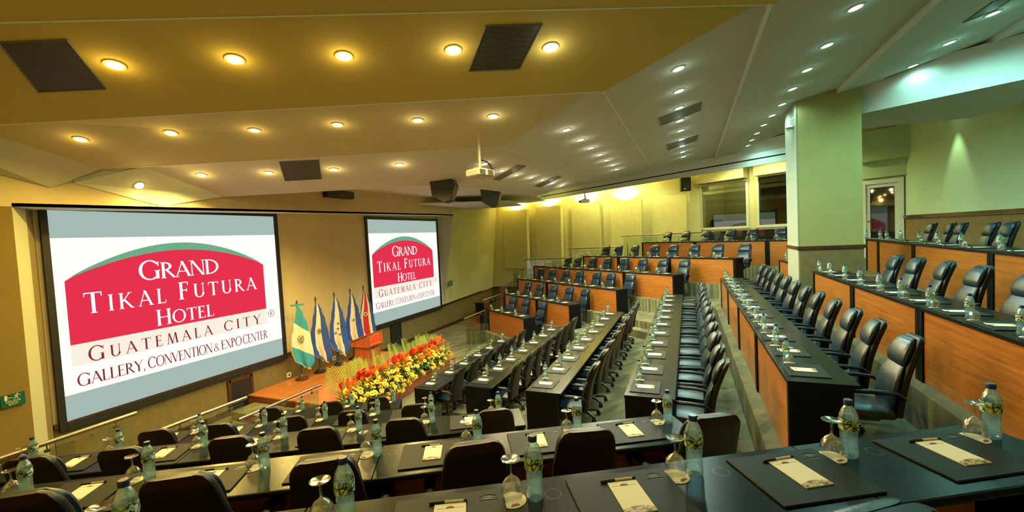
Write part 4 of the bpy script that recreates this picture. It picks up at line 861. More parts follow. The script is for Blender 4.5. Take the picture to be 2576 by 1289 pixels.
a_ = atX(1563.7, 593.5, 19.45); b_ = atX(1800, 585, 19.3); a_.z = b_.z = (a_.z+b_.z)/2; railing([a_, b_], FZ[7], 'long steel handrail below the acoustic panels behind the top far desks')

# ------------------------------------------------------------------ projectors
def projector(px_top, ztop, px_body, label, rz, sc=1.0):
    p = atz(*px_top, ztop); rr = ray(*px_body); zb = math.hypot(p.x, p.y)*rr.z/math.hypot(rr.x, rr.y)
    r = thing('projector', label, 'projector', (p.x, p.y, zb), rz, group='ceiling projectors')
    mb = MB(); mb.bevbox((0, 0, 0), (.40*sc, .30*sc, .12*sc), .02); obj('body', mb.mesh('projector_body', M['proj']), r)
    mb = MB(); mb.lathe([(.045*sc, 0), (.045*sc, .05), (.035*sc, .05), (0, .03)], 14, close=False); me = mb.mesh('projector_lens', M['proj_dark'], True); o = obj('lens', me, r, (.10*sc, .15*sc, 0)); o.rotation_euler = (-math.pi/2, 0, 0)
    for s in (-1, 1):
        mb = MB()
        for k in range(5): mb.box((s*.09*sc, -.152*sc, -.04*sc+.02*sc*k), (.12*sc, .006, .010*sc))
        obj('vent_grille', mb.mesh('projector_vent', M['proj_dark']), r)
    mb = MB(); mb.box((0, 0, .075*sc), (.22*sc, .10*sc, .03)); mb.tube([(0, 0, .08*sc), (0, 0, ztop-zb+.01)], .022, 10); obj('mount_pole', mb.mesh('mount_pole', M['proj']), r)
    mb = MB(); mb.lathe([(.06, ztop-zb-.02), (.06, ztop-zb+.01)], 14); obj('ceiling_flange', mb.mesh('ceiling_flange', M['proj']), r)
    for k in range(3):
        mb = MB(); mb.tube([(.02, -.02*k, .22), (.12+.04*k, -.05, .20-.02*k), (.20+.03*k, -.06, .08), (.15, -.08, .01+.02*k), (.10, -.13, .03)], .007, 5); obj('cable', mb.mesh('projector_cable', M['plastic'], True), r)
projector((1203, 335), 1.74, (1207, 437), 'ivory projector hanging on a pole from the near ceiling', math.radians(-20))
projector((1470, 470), 1.64, (1476, 506), 'small distant projector hanging before the acoustic panels', math.radians(20))

# ------------------------------------------------------------------ loudspeakers
def pa(px, z, label, rz, sc, mat2):
    p = atz(*px, z); r = thing('loudspeaker', label, 'loudspeaker', tuple(p), rz, group='hanging loudspeakers')
    prof = [(-.30, .28), (.22, .34), (.30, .10), (.18, -.26), (.02, -.30), (-.26, -.12)]
    mb = MB(); mb.slab([(x*sc, -.22*sc, zz*sc) for x, zz in prof], (0, .44*sc, 0)); obj('cabinet', mb.mesh('speaker_cabinet', mat2), r)
    mb = MB(); mb.slab([(.235*sc, -.20*sc, .31*sc), (.315*sc, -.20*sc, .10*sc), (.195*sc, -.20*sc, -.25*sc), (.18*sc, -.2*sc, -.23*sc), (.29*sc, -.2*sc, .10*sc)], (0, .40*sc, 0)); obj('grille', mb.mesh('speaker_front', M['speaker']), r)
    mb = MB(); mb.tube([(0, 0, .3*sc), (0, 0, .3*sc+.12)], .02, 6); obj('bracket', mb.mesh('speaker_bracket', M['plastic']), r)
    mb = MB(); mb.box((.24*sc, -.02, -.18*sc), (.05, .05, .02)); obj('badge', mb.mesh('speaker_badge', M['metal']), r)
pa((1118, 480), 1.14, 'large black loudspeaker under the ceiling edge above the small screen', math.radians(-75), .92, M['speaker'])
pa((1236, 499), 1.20, 'black and grey loudspeaker pair hanging farther right under the ceiling edge', math.radians(-75), .95, M['speaker_grey'])
p = atX(1724, 464, 19.75); r = thing('loudspeaker', 'black loudspeaker hung on the far wall beside the control room window', 'loudspeaker', tuple(p), math.radians(8), group='hanging loudspeakers')
mb = MB(); mb.bevbox((0, 0, 0), (.26, .42, .58), .02); obj('cabinet', mb.mesh('wall_speaker_cabinet', M['speaker']), r)
mb = MB(); mb.box((-.135, 0, 0), (.012, .38, .53)); obj('grille', mb.mesh('wall_speaker_grille', M['plastic']), r)
mb = MB(); mb.box((-.143, .04, -.20), (.01, .07, .035)); obj('badge', mb.mesh('wall_speaker_badge', M['white']), r)
mb = MB(); mb.tube([(.05, 0, .29), (.07, .05, .40), (.12, -.02, .50), (.18, 0, .56)], .012, 6); obj('cable', mb.mesh('wall_speaker_cable', M['white']), r)
mb = MB(); mb.box((.2, 0, 0), (.2, .08, .08)); obj('bracket', mb.mesh('wall_speaker_bracket', M['plastic']), r)
p = atY(853, 490, YBULK-.10); r = thing('loudspeaker', 'slim black centre loudspeaker on the bulkhead between the screens', 'loudspeaker', tuple(p), 0, group='hanging loudspeakers')
mb = MB(); mb.bevbox((0, 0, 0), (.98, .18, .20), .012); obj('cabinet', mb.mesh('bar_speaker_cabinet', M['speaker']), r)
mb = MB(); mb.box((0, -.095, 0), (.94, .01, .17)); obj('grille', mb.mesh('bar_speaker_grille', M['plastic']), r)
mb = MB(); mb.box((0, -.102, -.02), (.06, .008, .03)); obj('badge', mb.mesh('bar_speaker_badge', M['metal']), r)

# ------------------------------------------------------------------ exit signs
def textmesh(name, body, size, mat, align='CENTER'):
    cu = bpy.data.curves.new(name, 'FONT'); cu.body = body; cu.size = size; cu.align_x = align; cu.extrude = .0008
    t = bpy.data.objects.new(name, cu); COL.objects.link(t); bpy.context.view_layer.update()
    me = bpy.data.meshes.new_from_object(t.evaluated_get(bpy.context.evaluated_depsgraph_get())); bpy.data.objects.remove(t); me.materials.clear(); me.materials.append(mat); me.name = name; return me
def exit_sign(loc, rx, rz, sc, label):
    r = thing('exit_sign', label, 'exit sign', loc, rz, group='green exit signs')
    mb = MB(); mb.box((0, 0, 0), (.30*sc, .016, .22*sc)); obj('board', mb.mesh('sign_board', M['sign_green']), r)
    for body, z in (('SALIDA', -.035*sc), ('EXIT', -.085*sc)):
        o = obj('lettering', textmesh('sign_lettering', body, .058*sc, M['sign_text']), r, (0, -.0095, z)); o.rotation_euler = (math.pi/2, 0, 0)
    mb = MB(); mb.box((-.085*sc, -.0095, .055*sc), (.035*sc, .002, .085*sc)); mb.box((-.035*sc, -.0095, .05*sc), (.05*sc, .002, .008*sc)); mb.box((-.055*sc, -.0095, .05*sc), (.012*sc, .002, .02*sc))
    # running figure from short limbs
    for (x0, z0, x1, z1, w) in ((.05, .075, .035, .045, .016), (.035, .045, .06, .03, .012), (.06, .03, .055, .01, .010), (.035, .045, .015, .03, .012), (.015, .03, .0, .035, .010), (.05, .075, .08, .065, .009), (.08, .065, .095, .075, .008), (.05, .075, .028, .085, .009), (.028, .085, .02, .065, .008)):
        d_ = Vector((x1-x0, 0, z1-z0)).normalized(); s_ = Vector((-d_.z, 0, d_.x))*w/2*sc; a, b = Vector((x0*sc, -.0105, z0*sc)), Vector((x1*sc, -.0105, z1*sc)); mb.add([a-s_, b-s_, b+s_, a+s_], [(0, 1, 2, 3)])
    mb.add([(.058*sc+.011*sc*math.cos(k*.6283), -.0105, .095*sc+.011*sc*math.sin(k*.6283)) for k in range(10)], [tuple(range(10))])
    obj('pictogram', mb.mesh('sign_pictogram', M['sign_text']), r)
p = atY(35, 1006, YBULK-.02); exit_sign((p.x-.01, YBULK-.02, p.z), 0, 0, .80, 'green SALIDA EXIT sign on the amber-lit wall at far left')
p = atY(1134, 713, 9.18); exit_sign((p.x, 9.20, p.z), 0, 0, 1.0, 'small green exit sign beside the small screen')

# ------------------------------------------------------------------ wall fittings
def wallbox(name, px0, px1, label, cat, mat, rim, d_=.04):
    a, b = atY(*px0, YW), atY(*px1, YW); r = thing(name, label, cat, ((a.x+b.x)/2, YW-.02, min(a.z, b.z)))
    w, h = abs(b.x-a.x), abs(b.z-a.z); mb = MB(); mb.box((0, -d_/2, h/2), (w, d_, h)); obj('panel', mb.mesh(name+'_panel', mat), r)
    mb = MB()
    for c, dd in (((-w/2, -d_/2, h/2), (.06, d_+.02, h+.06)), ((w/2, -d_/2, h/2), (.06, d_+.02, h+.06)), ((0, -d_/2, h), (w, d_+.02, .06)), ((0, -d_/2, 0), (w, d_+.02, .06))): mb.box(c, dd)
    obj('frame', mb.mesh(name+'_frame', rim), r)
    mb = MB(); mb.box((w*.12, -d_-.01, h*.2), (.05, .02, .05)); obj('latch', mb.mesh(name+'_latch', M['metal']), r)
wallbox('floor_speaker_niche', (572, 962), (637, 1056), 'dark framed speaker niche low in the wall under the large screen', 'speaker niche', M['speaker'], M['rail_wood'])
wallbox('floor_speaker_niche', (981, 822), (1007, 864), 'dark speaker niche low in the wall behind the flowers', 'speaker niche', M['speaker'], M['speaker'])
for px, lab in (((727, 944), 'white socket plate on the wall beside the leftmost flag'), ((840, 902), 'white socket plate on the wall behind the starred flag')):
    p = atY(*px, YW-.02); o = thing('wall_socket', lab, 'socket', tuple(p), group='wall sockets'); mb = MB(); mb.bevbox((0, 0, 0), (.12, .02, .12), .006); obj('plate', mb.mesh('socket_plate', M['white']), o); mb = MB(); mb.box((0, -.012, 0), (.05, .006, .04)); obj('outlet', mb.mesh('socket_outlet', M['plastic']), o)
# podium in the far corner, fire extinguisher
p = atz(1196, 800, ZG); r = thing('side_podium', 'black and wood podium in the far corner by the wall', 'podium', (17.3, 8.3, ZG), math.radians(0))
mb = MB(); mb.box((0, 0, .42), (1.7, .60, .84)); obj('body', mb.mesh('podium_body', M['desk_side']), r); mb = MB(); mb.box((.1, -.31, .42), (1.4, .02, .78)); obj('front_panel', mb.mesh('podium_front', M['desk_wood']), r); mb = MB(); mb.box((0, 0, .86), (1.76, .66, .04)); obj('top', mb.mesh('podium_top', M['desk_black']), r)
p = atX(1249, 752, XFAR-.12); r = thing('fire_extinguisher', 'dark red fire extinguisher on the wall in the far corner', 'extinguisher', (XFAR-.12, p.y, p.z-.25))
mb = MB(); mb.lathe([(0, 0), (.08, 0), (.085, .03), (.085, .38), (.05, .45), (.025, .47), (.025, .52), (0, .52)], 14, close=False); obj('cylinder', mb.mesh('extinguisher_cylinder', M['red_ext'], True), r)
mb = MB(); mb.box((-.02, 0, .54), (.12, .03, .03)); mb.tube([(-.03, 0, .52), (-.12, .05, .42), (-.11, .08, .2)], .012, 6); obj('valve', mb.mesh('extinguisher_valve', M['plastic']), r)
mb = MB(); mb.box((-.086, 0, .24), (.01, .09, .14)); obj('sticker', mb.mesh('extinguisher_sticker', M['white']), r)
# dome camera on the column
p = atX(1984, 322, XC+.12); r = thing('dome_camera', 'white dome security camera on the column near the ceiling', 'camera', (XC+.1, YC0+.10, p.z)); 
mb = MB(); mb.lathe([(0, .03), (.07, .03), (.075, 0), (.06, -.02)], 14, close=False); obj('housing', mb.mesh('camera_housing', M['white'], True), r); mb = MB(); mb.lathe([(.06, -.02), (.052, -.055), (.03, -.075), (0, -.08)], 14, close=False); obj('dome', mb.mesh('camera_dome', M['glass'], True), r); mb = MB(); mb.tube([(0, 0, .03), (0, .0, .14), (0, -.09, .18)], .012, 6); obj('arm', mb.mesh('camera_arm', M['white']), r)
# black lumps of stored gear seen through the control room window
# ------------------------------------------------------------------ chair (origin on the floor, faces +Y)
def chair_meshes():
    C = {}
    mb = MB(); rows = []
    Z0, Z1 = .44, 1.08
    def yc(z): t = (z-Z0)/(Z1-Z0); return -.205-.17*t+.035*math.sin(math.pi*t)
    def hw(z):
        t = (z-Z0)/(Z1-Z0); w = .168+.012*math.sin(math.pi*min(1, t*1.2))-.022*t*t
        if z > Z1-.10: u = (z-(Z1-.10))/.10; w *= .62+.38*math.sqrt(max(0, 1-u*u))
        return w
    zs = [Z0, .50, .58, .66, .75, .84, .92, .98, 1.01, 1.04, 1.068, 1.08]
    mb.loft([(z, yc(z)-.035, hw(z), (.030 if z < 1.065 else .018)) for z in zs], 16, 4.5); C['back_shell'] = mb.mesh('back_shell', M['leather_shell'], True)
    def cushion(za, zb, puff, inset=.012, n=7):
        r = []
        for i in range(n+1):
            t = i/n; z = za+(zb-za)*t; e = max(.0, 1-abs(2*t-1)**3); r.append((z, yc(z)+.004+puff*e*.5, max(.03, hw(z)-inset-.02*(1-e)), .012+puff*e))
        return r
    mb = MB(); mb.loft(cushion(.45, .85, .021), 16, 3.2); C['back_cushion'] = mb.mesh('back_cushion', M['leather'], True)
    mb = MB(); mb.loft(cushion(.855, 1.07, .024), 16, 3.0); C['headrest'] = mb.mesh('headrest', M['leather'], True)
    mb = MB(); mb.loft([(-.22, .44, .165, .02), (-.20, .455, .19, .05), (-.05, .46, .20, .06), (.12, .465, .20, .06), (.22, .455, .195, .055), (.26, .44, .18, .03), (.268, .43, .16, .01)], 16, 3.0, axis='y'); C['seat'] = mb.mesh('seat', M['leather'], True)
    for s, nm in ((1, 'r'), (-1, 'l')):
        mb = MB(); pth = [(s*.175, -.26, .60), (s*.215, -.20, .655), (s*.230, -.06, .665), (s*.230, .12, .662), (s*.228, .18, .640), (s*.224, .20, .58), (s*.212, .16, .47), (s*.18, .10, .41)]
        mb.tube(pth, [.026, .03, .03, .03, .028, .025, .022, .02], 8, flat=.62); C['arm_'+nm] = mb.mesh('armrest', M['leather_shell'], True)
    mb = MB(); mb.lathe([(.03, .10), (.03, .26), (.02, .26), (.02, .40)], 10); mb.box((0, 0, .395), (.22, .26, .03)); C['column'] = mb.mesh('gas_column', M['plastic'], True)
    mb = MB(); mb.lathe([(.04, .07), (.045, .12), (0, .13)], 10)
    for k in range(5): a = k*2*math.pi/5+.3; mb.tube([(0, 0, .105), (.14*math.cos(a), .14*math.sin(a), .10), (.25*math.cos(a), .25*math.sin(a), .075)], [.024, .022, .015], 6)
    C['base'] = mb.mesh('star_base', M['plastic'], True)
    mb = MB(); mb.v, mb.f = [], []
    for s in (-1, 1):
        vs = []; n = 10
        for x in (s*.008, s*.024):
            for k in range(n): vs.append((x, .028*math.cos(2*math.pi*k/n), .028+.028*math.sin(2*math.pi*k/n)))
        mb.add(vs, [tuple(range(n)), tuple(range(2*n-1, n-1, -1))]+[(k, n+k, n+(k+1) % n, (k+1) % n) for k in range(n)])
    mb.box((0, 0, .055), (.04, .03, .03)); C['caster'] = mb.mesh('caster', M['plastic'])
    return C
CH = chair_meshes()
def add_chair(x, y, z, rz, label, group, detail=True, sc=(1, 1, 1)):
    r = thing('swivel_chair', label, 'chair', (x, y, z), rz, group); r.scale = sc
    for nm, k in (('backrest_shell', 'back_shell'), ('back_cushion', 'back_cushion'), ('headrest', 'headrest'), ('seat', 'seat'), ('armrest', 'arm_r'), ('armrest', 'arm_l'), ('gas_column', 'column')): obj(nm, CH[k], r)
    b = obj('star_base', CH['base'], r)
    if detail:
        for k in range(5): a = k*2*math.pi/5+.3; obj('caster', CH['caster'], b, (.25*math.cos(a), .25*math.sin(a), 0), a+math.pi/2)

# ------------------------------------------------------------------ table ware
mb = MB(); BP = [(.0, .0), (.024, .0), (.029, .006), (.0305, .02), (.029, .035), (.0275, .05), (.029, .062), (.0275, .074), (.029, .086), (.0275, .098), (.0305, .106), (.031, .15), (.029, .163), (.023, .18), (.0145, .195), (.0125, .199), (.0125, .206), (0, .206)]
mb.lathe(BP, 18, close=False); BOT = mb.mesh('bottle_body', M['bottle'], True)
mb = MB(); mb.lathe([(.0313, .107), (.0318, .109), (.0318, .147), (.0313, .149)], 18, close=False); BLAB = mb.mesh('bottle_label', M['label'], True)
mb = MB(); mb.lathe([(.0148, .200), (.0152, .203), (.0152, .217), (.0135, .220), (0, .220)], 14, close=False); BCAP = mb.mesh('bottle_cap', M['cap'], True)
mb = MB(); mb.lathe([(.031, .002), (.036, .018), (.038, .036), (.034, .058), (.022, .075), (.008, .084), (.0045, .092), (.004, .125), (.006, .133), (.028, .140), (.033, .1425), (.033, .144), (.026, .1425), (0, .140)], 18, close=False); GLS = mb.mesh('wine_glass', M['glass'], True)
M['coaster'] = pm('coaster_paper', (.70, .64, .46), .8)
mb = MB(); n_ = 22; mb.lathe([(.047, 0), (.047, .0025), (0, .0025)], n_, close=False); COA = mb.mesh('paper_coaster', M['coaster'])
mb = MB(); mb.slab([(-.014, -.036, .0028), (.014, -.036, .0028), (.014, -.029, .0028), (.007, -.025, .0028), (-.007, -.025, .0028), (-.014, -.029, .0028)], (0, 0, .0004)); COAL = mb.mesh('coaster_print', M['logo_red'])
mb = MB(); mb.bevbox((0, 0, .004), (.37, .30, .008), .003); PAD = mb.mesh('desk_pad', M['pad'])
mb = MB()   # embossed arch logo in the pad's upper right corner
arcs = [(-.03+.06*i/10, .012*math.sin(math.pi*i/10)) for i in range(11)]
mb.tube([(.13+x, .105+y, .0082) for x, y in arcs]+[(.16, .085, .0082), (.10, .085, .0082), (.10, .105, .0082)], .0009, 4)
for k, w in enumerate((.03, .045, .025)): mb.box((.13, .107-.007*k, .0082), (w, .003, .0008))
mb.box((.13, .078, .0082), (.05, .002, .0008)); PADL = mb.mesh('embossed_logo', M['pad_emboss'])
mb = MB(); mb.box((0, 0, .0015), (.105, .175, .003)); NOTE = mb.mesh('notepad_sheet', M['paper'])
pts = [(-.014, .060), (.014, .060), (.014, .066)]+[(.014-.028*i/6, .066+.006*math.sin(math.pi*i/6)) for i in range(1, 6)]+[(-.014, .066)]
mb = MB(); mb.slab([(x, y, .0031) for x, y in pts], (0, 0, .0004)); mb.box((-.03, .062, .0033), (.026, .0008, .0004)); mb.box((.03, .062, .0033), (.026, .0008, .0004)); NLOGO = mb.mesh('printed_logo', M['logo_red'])
pts = [(-.0525, -.0870), (.0525, -.0870), (.0525, -.066)]+[(.0525-.105*i/8, -.066+.013*math.sin(math.pi*i/8)) for i in range(1, 8)]+[(-.0525, -.066)]
mb = MB(); mb.slab([(x, y, .0031) for x, y in pts], (0, 0, .0004)); NPHO = mb.mesh('photo_strip', M['photo'])
mb = MB(); mb.tube([(-.012, 0, .0045), (.052, 0, .0045)], .0045, 8); PENB = mb.mesh('pen_barrel', M['pen_white'], True)
mb = MB(); mb.tube([(-.066, 0, .0045), (-.060, 0, .0045), (-.012, 0, .0045)], [.0015, .0048, .005], 8); PENG = mb.mesh('pen_grip', M['plastic'], True)
mb = MB(); mb.tube([(.052, 0, .0045), (.064, 0, .0045)], .0045, 8); PENE = mb.mesh('pen_end', M['plastic'], True)
def add_place(origin, a, v, rz, z, lab, grp, dfront, near=True, has_pen=True, items=None):
    """lay one place: origin is the pad centre on the desk top"""
    def W(u, w, zz=0): p = origin+a*u+v*w; return (p.x, p.y, z+zz)
    p = obj('desk_pad', PAD, None, W(0, 0), rz); tag(p, 'black leatherette desk pad, '+lab, 'desk pad', 'desk pads '+grp)
    if near: obj('embossed_logo', PADL, p)
    jr = random.uniform(-.05, .05)
    nn = obj('notepad', NOTE, None, W(random.uniform(-.008, .008), random.uniform(-.006, .006), .0082), rz+jr); tag(nn, 'white printed notepad, '+lab, 'notepad', 'notepads '+grp)
    obj('printed_logo', NLOGO, nn); obj('photo_strip', NPHO, nn)
    q = thing('pen', 'black and ivory pen, '+lab, 'pen', W(-.005, .098, .0082), rz+jr+random.uniform(-.05, .05), 'pens '+grp); obj('barrel', PENB, q); obj('grip', PENG, q); obj('pen_end', PENE, q)
    cu, cv = .212+random.uniform(-.008, .008), .085+random.uniform(-.008, .008)
    c = obj('coaster', COA, None, W(cu, cv), rz+random.uniform(-.5, .5)); tag(c, 'round paper coaster, '+lab, 'coaster', 'coasters '+grp); obj('printed_logo', COAL, c)
    g = obj('wine_glass', GLS, None, W(cu, cv, .0027)); tag(g, 'upside-down wine glass, '+lab, 'glass', 'wine glasses '+grp)
    b = thing('water_bottle', 'blue-capped water bottle, '+lab, 'bottle', W(cu+.072+random.uniform(-.006, .01), cv-.005+random.uniform(-.02, .02)), rz+random.uniform(-.6, .6), 'water bottles '+grp)
    obj('bottle_body', BOT, b); obj('label', BLAB, b); obj('cap', BCAP, b)

# ------------------------------------------------------------------ desks
DESK = {}
def desk_unit(L, D):
    key = (round(L, 3), D)
    if key in DESK: return DESK[key]
    R = {}
    mb = MB(); n = 6; prof = [(0, .72), (0, .75), (-D+.015, .75)]+[(-D+.015-.015*math.sin(math.pi*i/n), .735+.015*math.cos(math.pi*i/n)) for i in range(1, n)]+[(-D+.015, .72)]
    mb.slab([(0, y, z) for y, z in prof], (L, 0, 0)); R['top'] = mb.mesh('desk_top', M['desk_black'])
    mb = MB(); mb.box((L/2, -.035, .36), (L-.13, .025, .715)); R['front'] = mb.mesh('front_panel', M['desk_wood'])
    mb = MB(); mb.box((0, -.03-(D-.08)/2+.015, .36), (.065, D-.06, .72)); R['side'] = mb.mesh('side_panel', M['desk_side'])
    mb = MB(); mb.box((L/2, -.022, .745), (L, .004, .012)); mb.box((L/2, -.001, .738), (L, .004, .02)); R['edge'] = mb.mesh('front_edging', M['desk_side'])
    mb = MB(); mb.lathe([(.026, .0), (.032, .0), (.032, .003), (.028, .004), (.024, .002)], 18, close=False); mb.lathe([(0, .0015), (.025, .0015)], 18, close=False); R['grommet'] = mb.mesh('cable_grommet', M['grommet'], True)
    DESK[key] = R; return R
def add_row(P0, a, v, t0, t1, tier, D, units, seats, chairs, place, rowtxt, order, groupkey, detail, chair_back=.45, near=True, chair_jit=.12):
    """P0: point of the front edge with t=0; a: sitter's right; v: facing the stage"""
    rz = math.atan2(a.y, a.x); zf = FZ[tier]; zt = zf+.75
    us = [t0]+sorted(u for u in units if t0 < u < t1)+[t1]
    nu = len(us)-1
    cnt = lambda i, n: ORD[i] if order == 'l' else ORD[n-1-i]
    side = {'near': 'from left', 'mid': 'from near end', 'far': 'from left'}[groupkey]
    for i in range(nu):
        L = us[i+1]-us[i]; R = desk_unit(L-.006, D); p = P0+a*us[i]
        w = f'{cnt(i, nu)} desk unit {side}, ' if nu > 1 else 'single desk unit, '
        d = thing('desk', f'black topped desk, {w}{rowtxt}', 'desk', (p.x, p.y, zf), rz, 'desks '+place)
        obj('desk_top', R['top'], d, (.003, 0, 0)); obj('front_panel', R['front'], d); obj('side_panel', R['side'], d, (.0355, 0, 0)); obj('side_panel', R['side'], d, (L-.0385, 0, 0))
        for s in seats:
            g = s-.245
            if us[i]+.04 <= g < us[i+1]-.04: obj('cable_grommet', R['grommet'], d, (g-us[i], -.105, .7462))
    ns = len(seats)
    for i, s in enumerate(seats):
        o = P0+a*s-v*.19
        add_place(o, a, v, rz, zt, f'{cnt(i, ns)} place {side}, {rowtxt}', place, .19, near)
    nc = len(chairs)
    for i, s in enumerate(chairs):
        o = P0+a*s-v*(D+chair_back-.36)
        add_chair(o.x, o.y, zf, rz+random.uniform(-chair_jit, chair_jit), f'black leather swivel chair, {cnt(i, nc)} {side}, {rowtxt}', 'chairs '+place, detail, (1.18, 1.1, 1.04) if groupkey == 'far' else (1, 1, 1))
G0 = 'in the foreground block'; G1 = 'in the middle block'; G2 = 'in the far block'
def nrow(k, t0, t1, units, coast, chairs, txt):
    f_ = {5: 1.108, 4: 1.06, 3: 1.051, 2: 1.03, 6: 1}[k]       # the chairs were measured on a plane slightly nearer to the viewer
    add_row(NV*NF[k], NA, NV, t0, t1, k, .40, units, [c-.212 for c in coast], [c*f_ for c in chairs], G0, txt, 'l', 'near', k in (5, 4, 3), .34)
nrow(6, -2.55, 2.17, (-.55, 1.45-.15), [-1.72, -1.10, -.47, .15, .75, 1.38, 2.02], [], 'nearest foreground row')
nrow(5, -3.3, 1.44, (-.52, -2.5), [-3.10, -2.49, -1.89, -1.24, -.61, .01, .67, 1.28], [-2.32, -1.71, -1.16, -.61, .02, .56, 1.15], 'second foreground row')
nrow(4, -4.3, .55, (-2.32, -.32), [-3.65, -3.0, -2.33, -1.66, -1.03, -.36, .27], [-3.5, -2.88, -2.3, -1.62, -1.04, -.39, .24], 'third foreground row')
nrow(3, -3.6, -.26, (-2.24,), [-3.11, -2.41, -1.73, -1.11, -.47], [-2.98, -2.35, -1.75, -1.11, -.49], 'fourth foreground row')
nrow(2, -3.0, -.95, (), [-2.49, -1.78, -1.14], [-2.5, -1.8, -1.15], 'fifth foreground row beside the stage')
# the two chairs of the nearest row whose tops reach into the frame
for i, px in enumerate(((2135, 1266), (2980, 1300))):
    p = atz(px[0], px[1], FZ[6]+1.08); o = p+NV*.36
    add_chair(o.x, o.y, FZ[6], math.atan2(NA.y, NA.x)+(.1 if i == 0 else -.15), 'black leather swivel chair top at the bottom right, '+('left one' if i == 0 else 'cut by the right frame edge'), 'chairs '+G0, False)
CX = Vector((1, 0, 0)); CY = Vector((0, 1, 0))
def crow(k, x0, x1, units, seats, coff, cb, txt, n=None, detail=True, near=True, chairs=None):
    add_row(Vector((0, YF[k], 0)), CX, CY, x0, x1, k, .50, units, seats, chairs if chairs is not None else [s+coff+random.uniform(-.05, .05) for s in seats], G1, txt, 'l', 'mid', detail, cb, near)
crow(1, 6.93, 11.10, (8.9,), [7.23, 7.97, 8.62, 9.34, 10.03, 10.78], +.12, .32, 'first middle row by the stage')
crow(2, 6.30, 11.10, (8.3, 10.3), [6.64, 7.28, 7.91, 8.59, 9.30, 10.0, 10.70], +.12, .30, 'second middle row')
crow(3, 5.33, 11.35, (7.33, 9.33), [5.66, 6.31, 6.95, 7.62, 8.26, 8.95, 9.65, 10.34, 11.02], +.08, .38, 'third middle row')
crow(4, 4.45, 11.80, (6.42, 8.4, 10.4), [4.74, 5.37, 6.03, 6.66, 7.32, 8.02, 8.69, 9.35, 10.08, 10.78, 11.46], +.05, .45, 'fourth middle row')
crow(5, 4.05, 12.0, (5.95, 7.94, 9.96), [4.37, 5.0, 5.62, 6.28, 6.96, 7.63, 8.33, 9.0, 9.68, 10.34, 11.05, 11.7], +.10, .42, 'fifth middle row')
crow(6, 3.45, 9.39, (5.47, 7.37), [3.95, 4.57, 5.18, 5.83, 6.45, 7.11, 7.78, 8.48, 9.08], .05, .36, 'sixth middle row before the column', chairs=[4.75, 5.52, 6.3, 7.0, 7.7, 8.35])
crow(6, 10.95, 12.6, (), [11.25, 11.95], .05, .30, 'sixth middle row behind the column', detail=False, near=False)
# seventh row, slightly skewed to the others
A7 = atz(2177, 602, -H[7]); B7 = atz(2488, 632, -H[7]); A7.z = B7.z = 0; a7 = (A7-B7).normalized(); v7 = Vector((-a7.y, a7.x, 0))
BT7 = [(2513.7, 631), (2437.8, 622), (2374.8, 616.4), (2329.6, 612.4), (2279.5, 608.3), (2244, 605), (2214.9, 603.5), (2186.6, 600.3)]
s7 = [(Vector((atz(*q, -H[7]).x, atz(*q, -H[7]).y, 0))-B7).dot(a7)-.27 for q in BT7]; s7 = [s7[0]-.9]+s7
c7_ = []
for q in ((2545, 553), (2497, 552), (2420, 552), (2392, 553), (2345, 551)):
    d_ = ray(*q); P_ = B7-v7*.95; n_ = v7; t_ = n_.dot(P_)/n_.dot(d_); c7_.append((Vector((d_.x, d_.y, 0))*t_-B7).dot(a7))
L7 = (A7-B7).length
add_row(B7, a7, v7, -2.0, L7, 7, .50, (.0, L7-3.05, L7-.95), s7, sorted(c7_), G1, 'seventh middle row at the back wall', 'l', 'mid', False, .45, False)
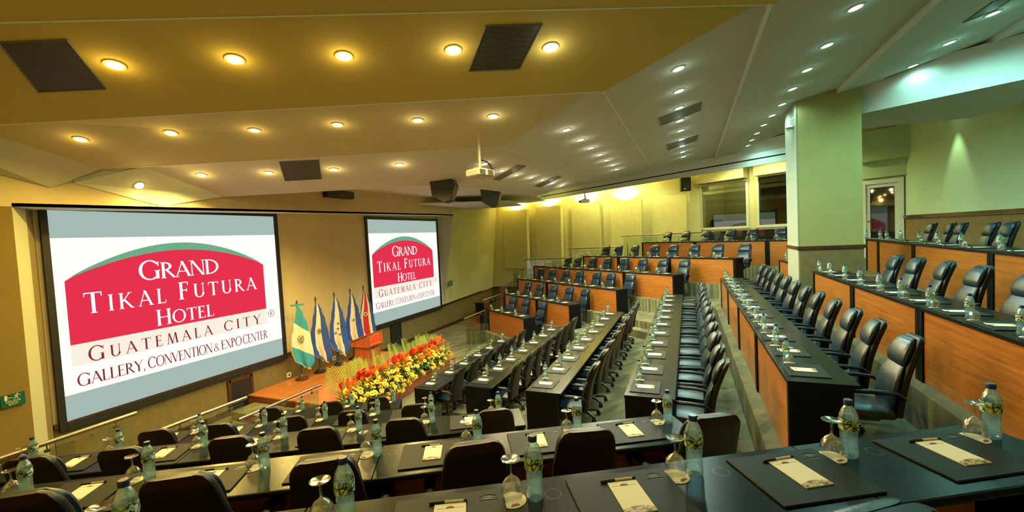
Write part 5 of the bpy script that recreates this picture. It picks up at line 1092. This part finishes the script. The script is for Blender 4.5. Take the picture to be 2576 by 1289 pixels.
# ------------------------------------------------------------------ far block
def c6(x, y): return (1200+x*320/1719, 620+y*320/1719)
def c7(x, y): return (1420+x*320/1586, 540+y*320/1586)
def c8(x, y): return (1700+x*320/1586, 540+y*320/1586)
FB = {2: [c6(195, 850), c6(330, 890), c6(515, 935)], 3: [c6(400, 633), c6(560, 657), c6(725, 690), c6(905, 720), c6(1085, 750)],
 4: [c6(570, 430), c6(700, 440), c6(880, 462), c6(1060, 485), c6(1245, 502), c6(1460, 525), c6(1695, 550)],
 5: [c6(790, 255), c6(925, 265), c6(1090, 280), c6(1275, 290), c7(255, 670), c7(455, 683), c7(680, 697), c7(905, 710), c7(1155, 723)],
 6: [c7(250, 505), c7(415, 510), c7(625, 513), c7(835, 515), c7(1045, 520), c7(1290, 525), c8(190, 530), c8(490, 535)],
 7: [c7(1000, 335), c7(1180, 333), c7(1420, 330), c8(40, 330), c8(340, 325), c8(625, 320), c8(950, 315), c8(1305, 305)]}
FCH = {2: [c6(480, 695), c6(655, 722), c6(875, 757)], 3: [c6(685, 490), c6(850, 505), c6(1035, 527), c6(1240, 530), c6(1450, 578)], 4: [c6(860, 293), c6(1015, 300), c6(1195, 318), c6(1385, 327), c6(1610, 338), c7(575, 718), c7(820, 720)],
 5: [c7(45, 517), c7(165, 522), c7(345, 527), c7(530, 532), c7(745, 532), c7(975, 532), c7(1230, 543), c7(1490, 548)], 6: [c7(520, 382), c7(675, 373), c7(870, 375), c7(1130, 372), c7(1360, 368), c8(230, 358), c8(525, 355), c8(860, 350)],
 7: [c7(1285, 200), c7(1515, 190), c8(375, 180), c8(680, 168), c8(955, 150), c8(1310, 130)]}
FTXT = {2: 'lowest far row', 3: 'second far row', 4: 'third far row', 5: 'fourth far row', 6: 'fifth far row', 7: 'top far row below the windows'}
FUN = {2: (), 3: (1.75,), 4: (1.35, 3.6), 5: (2.0, 5.2), 6: (2.2, 4.4), 7: (.72, 3.3)}
def on_row(px, f, off):
    d_ = ray(*px); P_ = f['R']-f['v']*off; t_ = f['v'].dot(P_)/f['v'].dot(d_); return (Vector((d_.x, d_.y, 0))*t_-f['R']).dot(f['a'])
for k in range(2, 8):
    f = FAR[k]; D = .46
    ts = [on_row(q, f, .10) for q in FB[k]]; cs = [on_row(q, f, D+.45) for q in FCH[k]]
    seats = sorted(max(.22, min(f['len']-.25, t-.27)) for t in ts); cs = sorted(cs)
    # keep neighbouring places apart
    for i in range(1, len(seats)):
        if seats[i]-seats[i-1] < .56: seats[i] = seats[i-1]+.56
    add_row(f['R'], f['a'], f['v'], -.9 if k == 7 else 0.0, f['len']+.05, k, D, FUN[k], seats, cs, G2, FTXT[k], 'r', 'far', False, .45, False, .06)
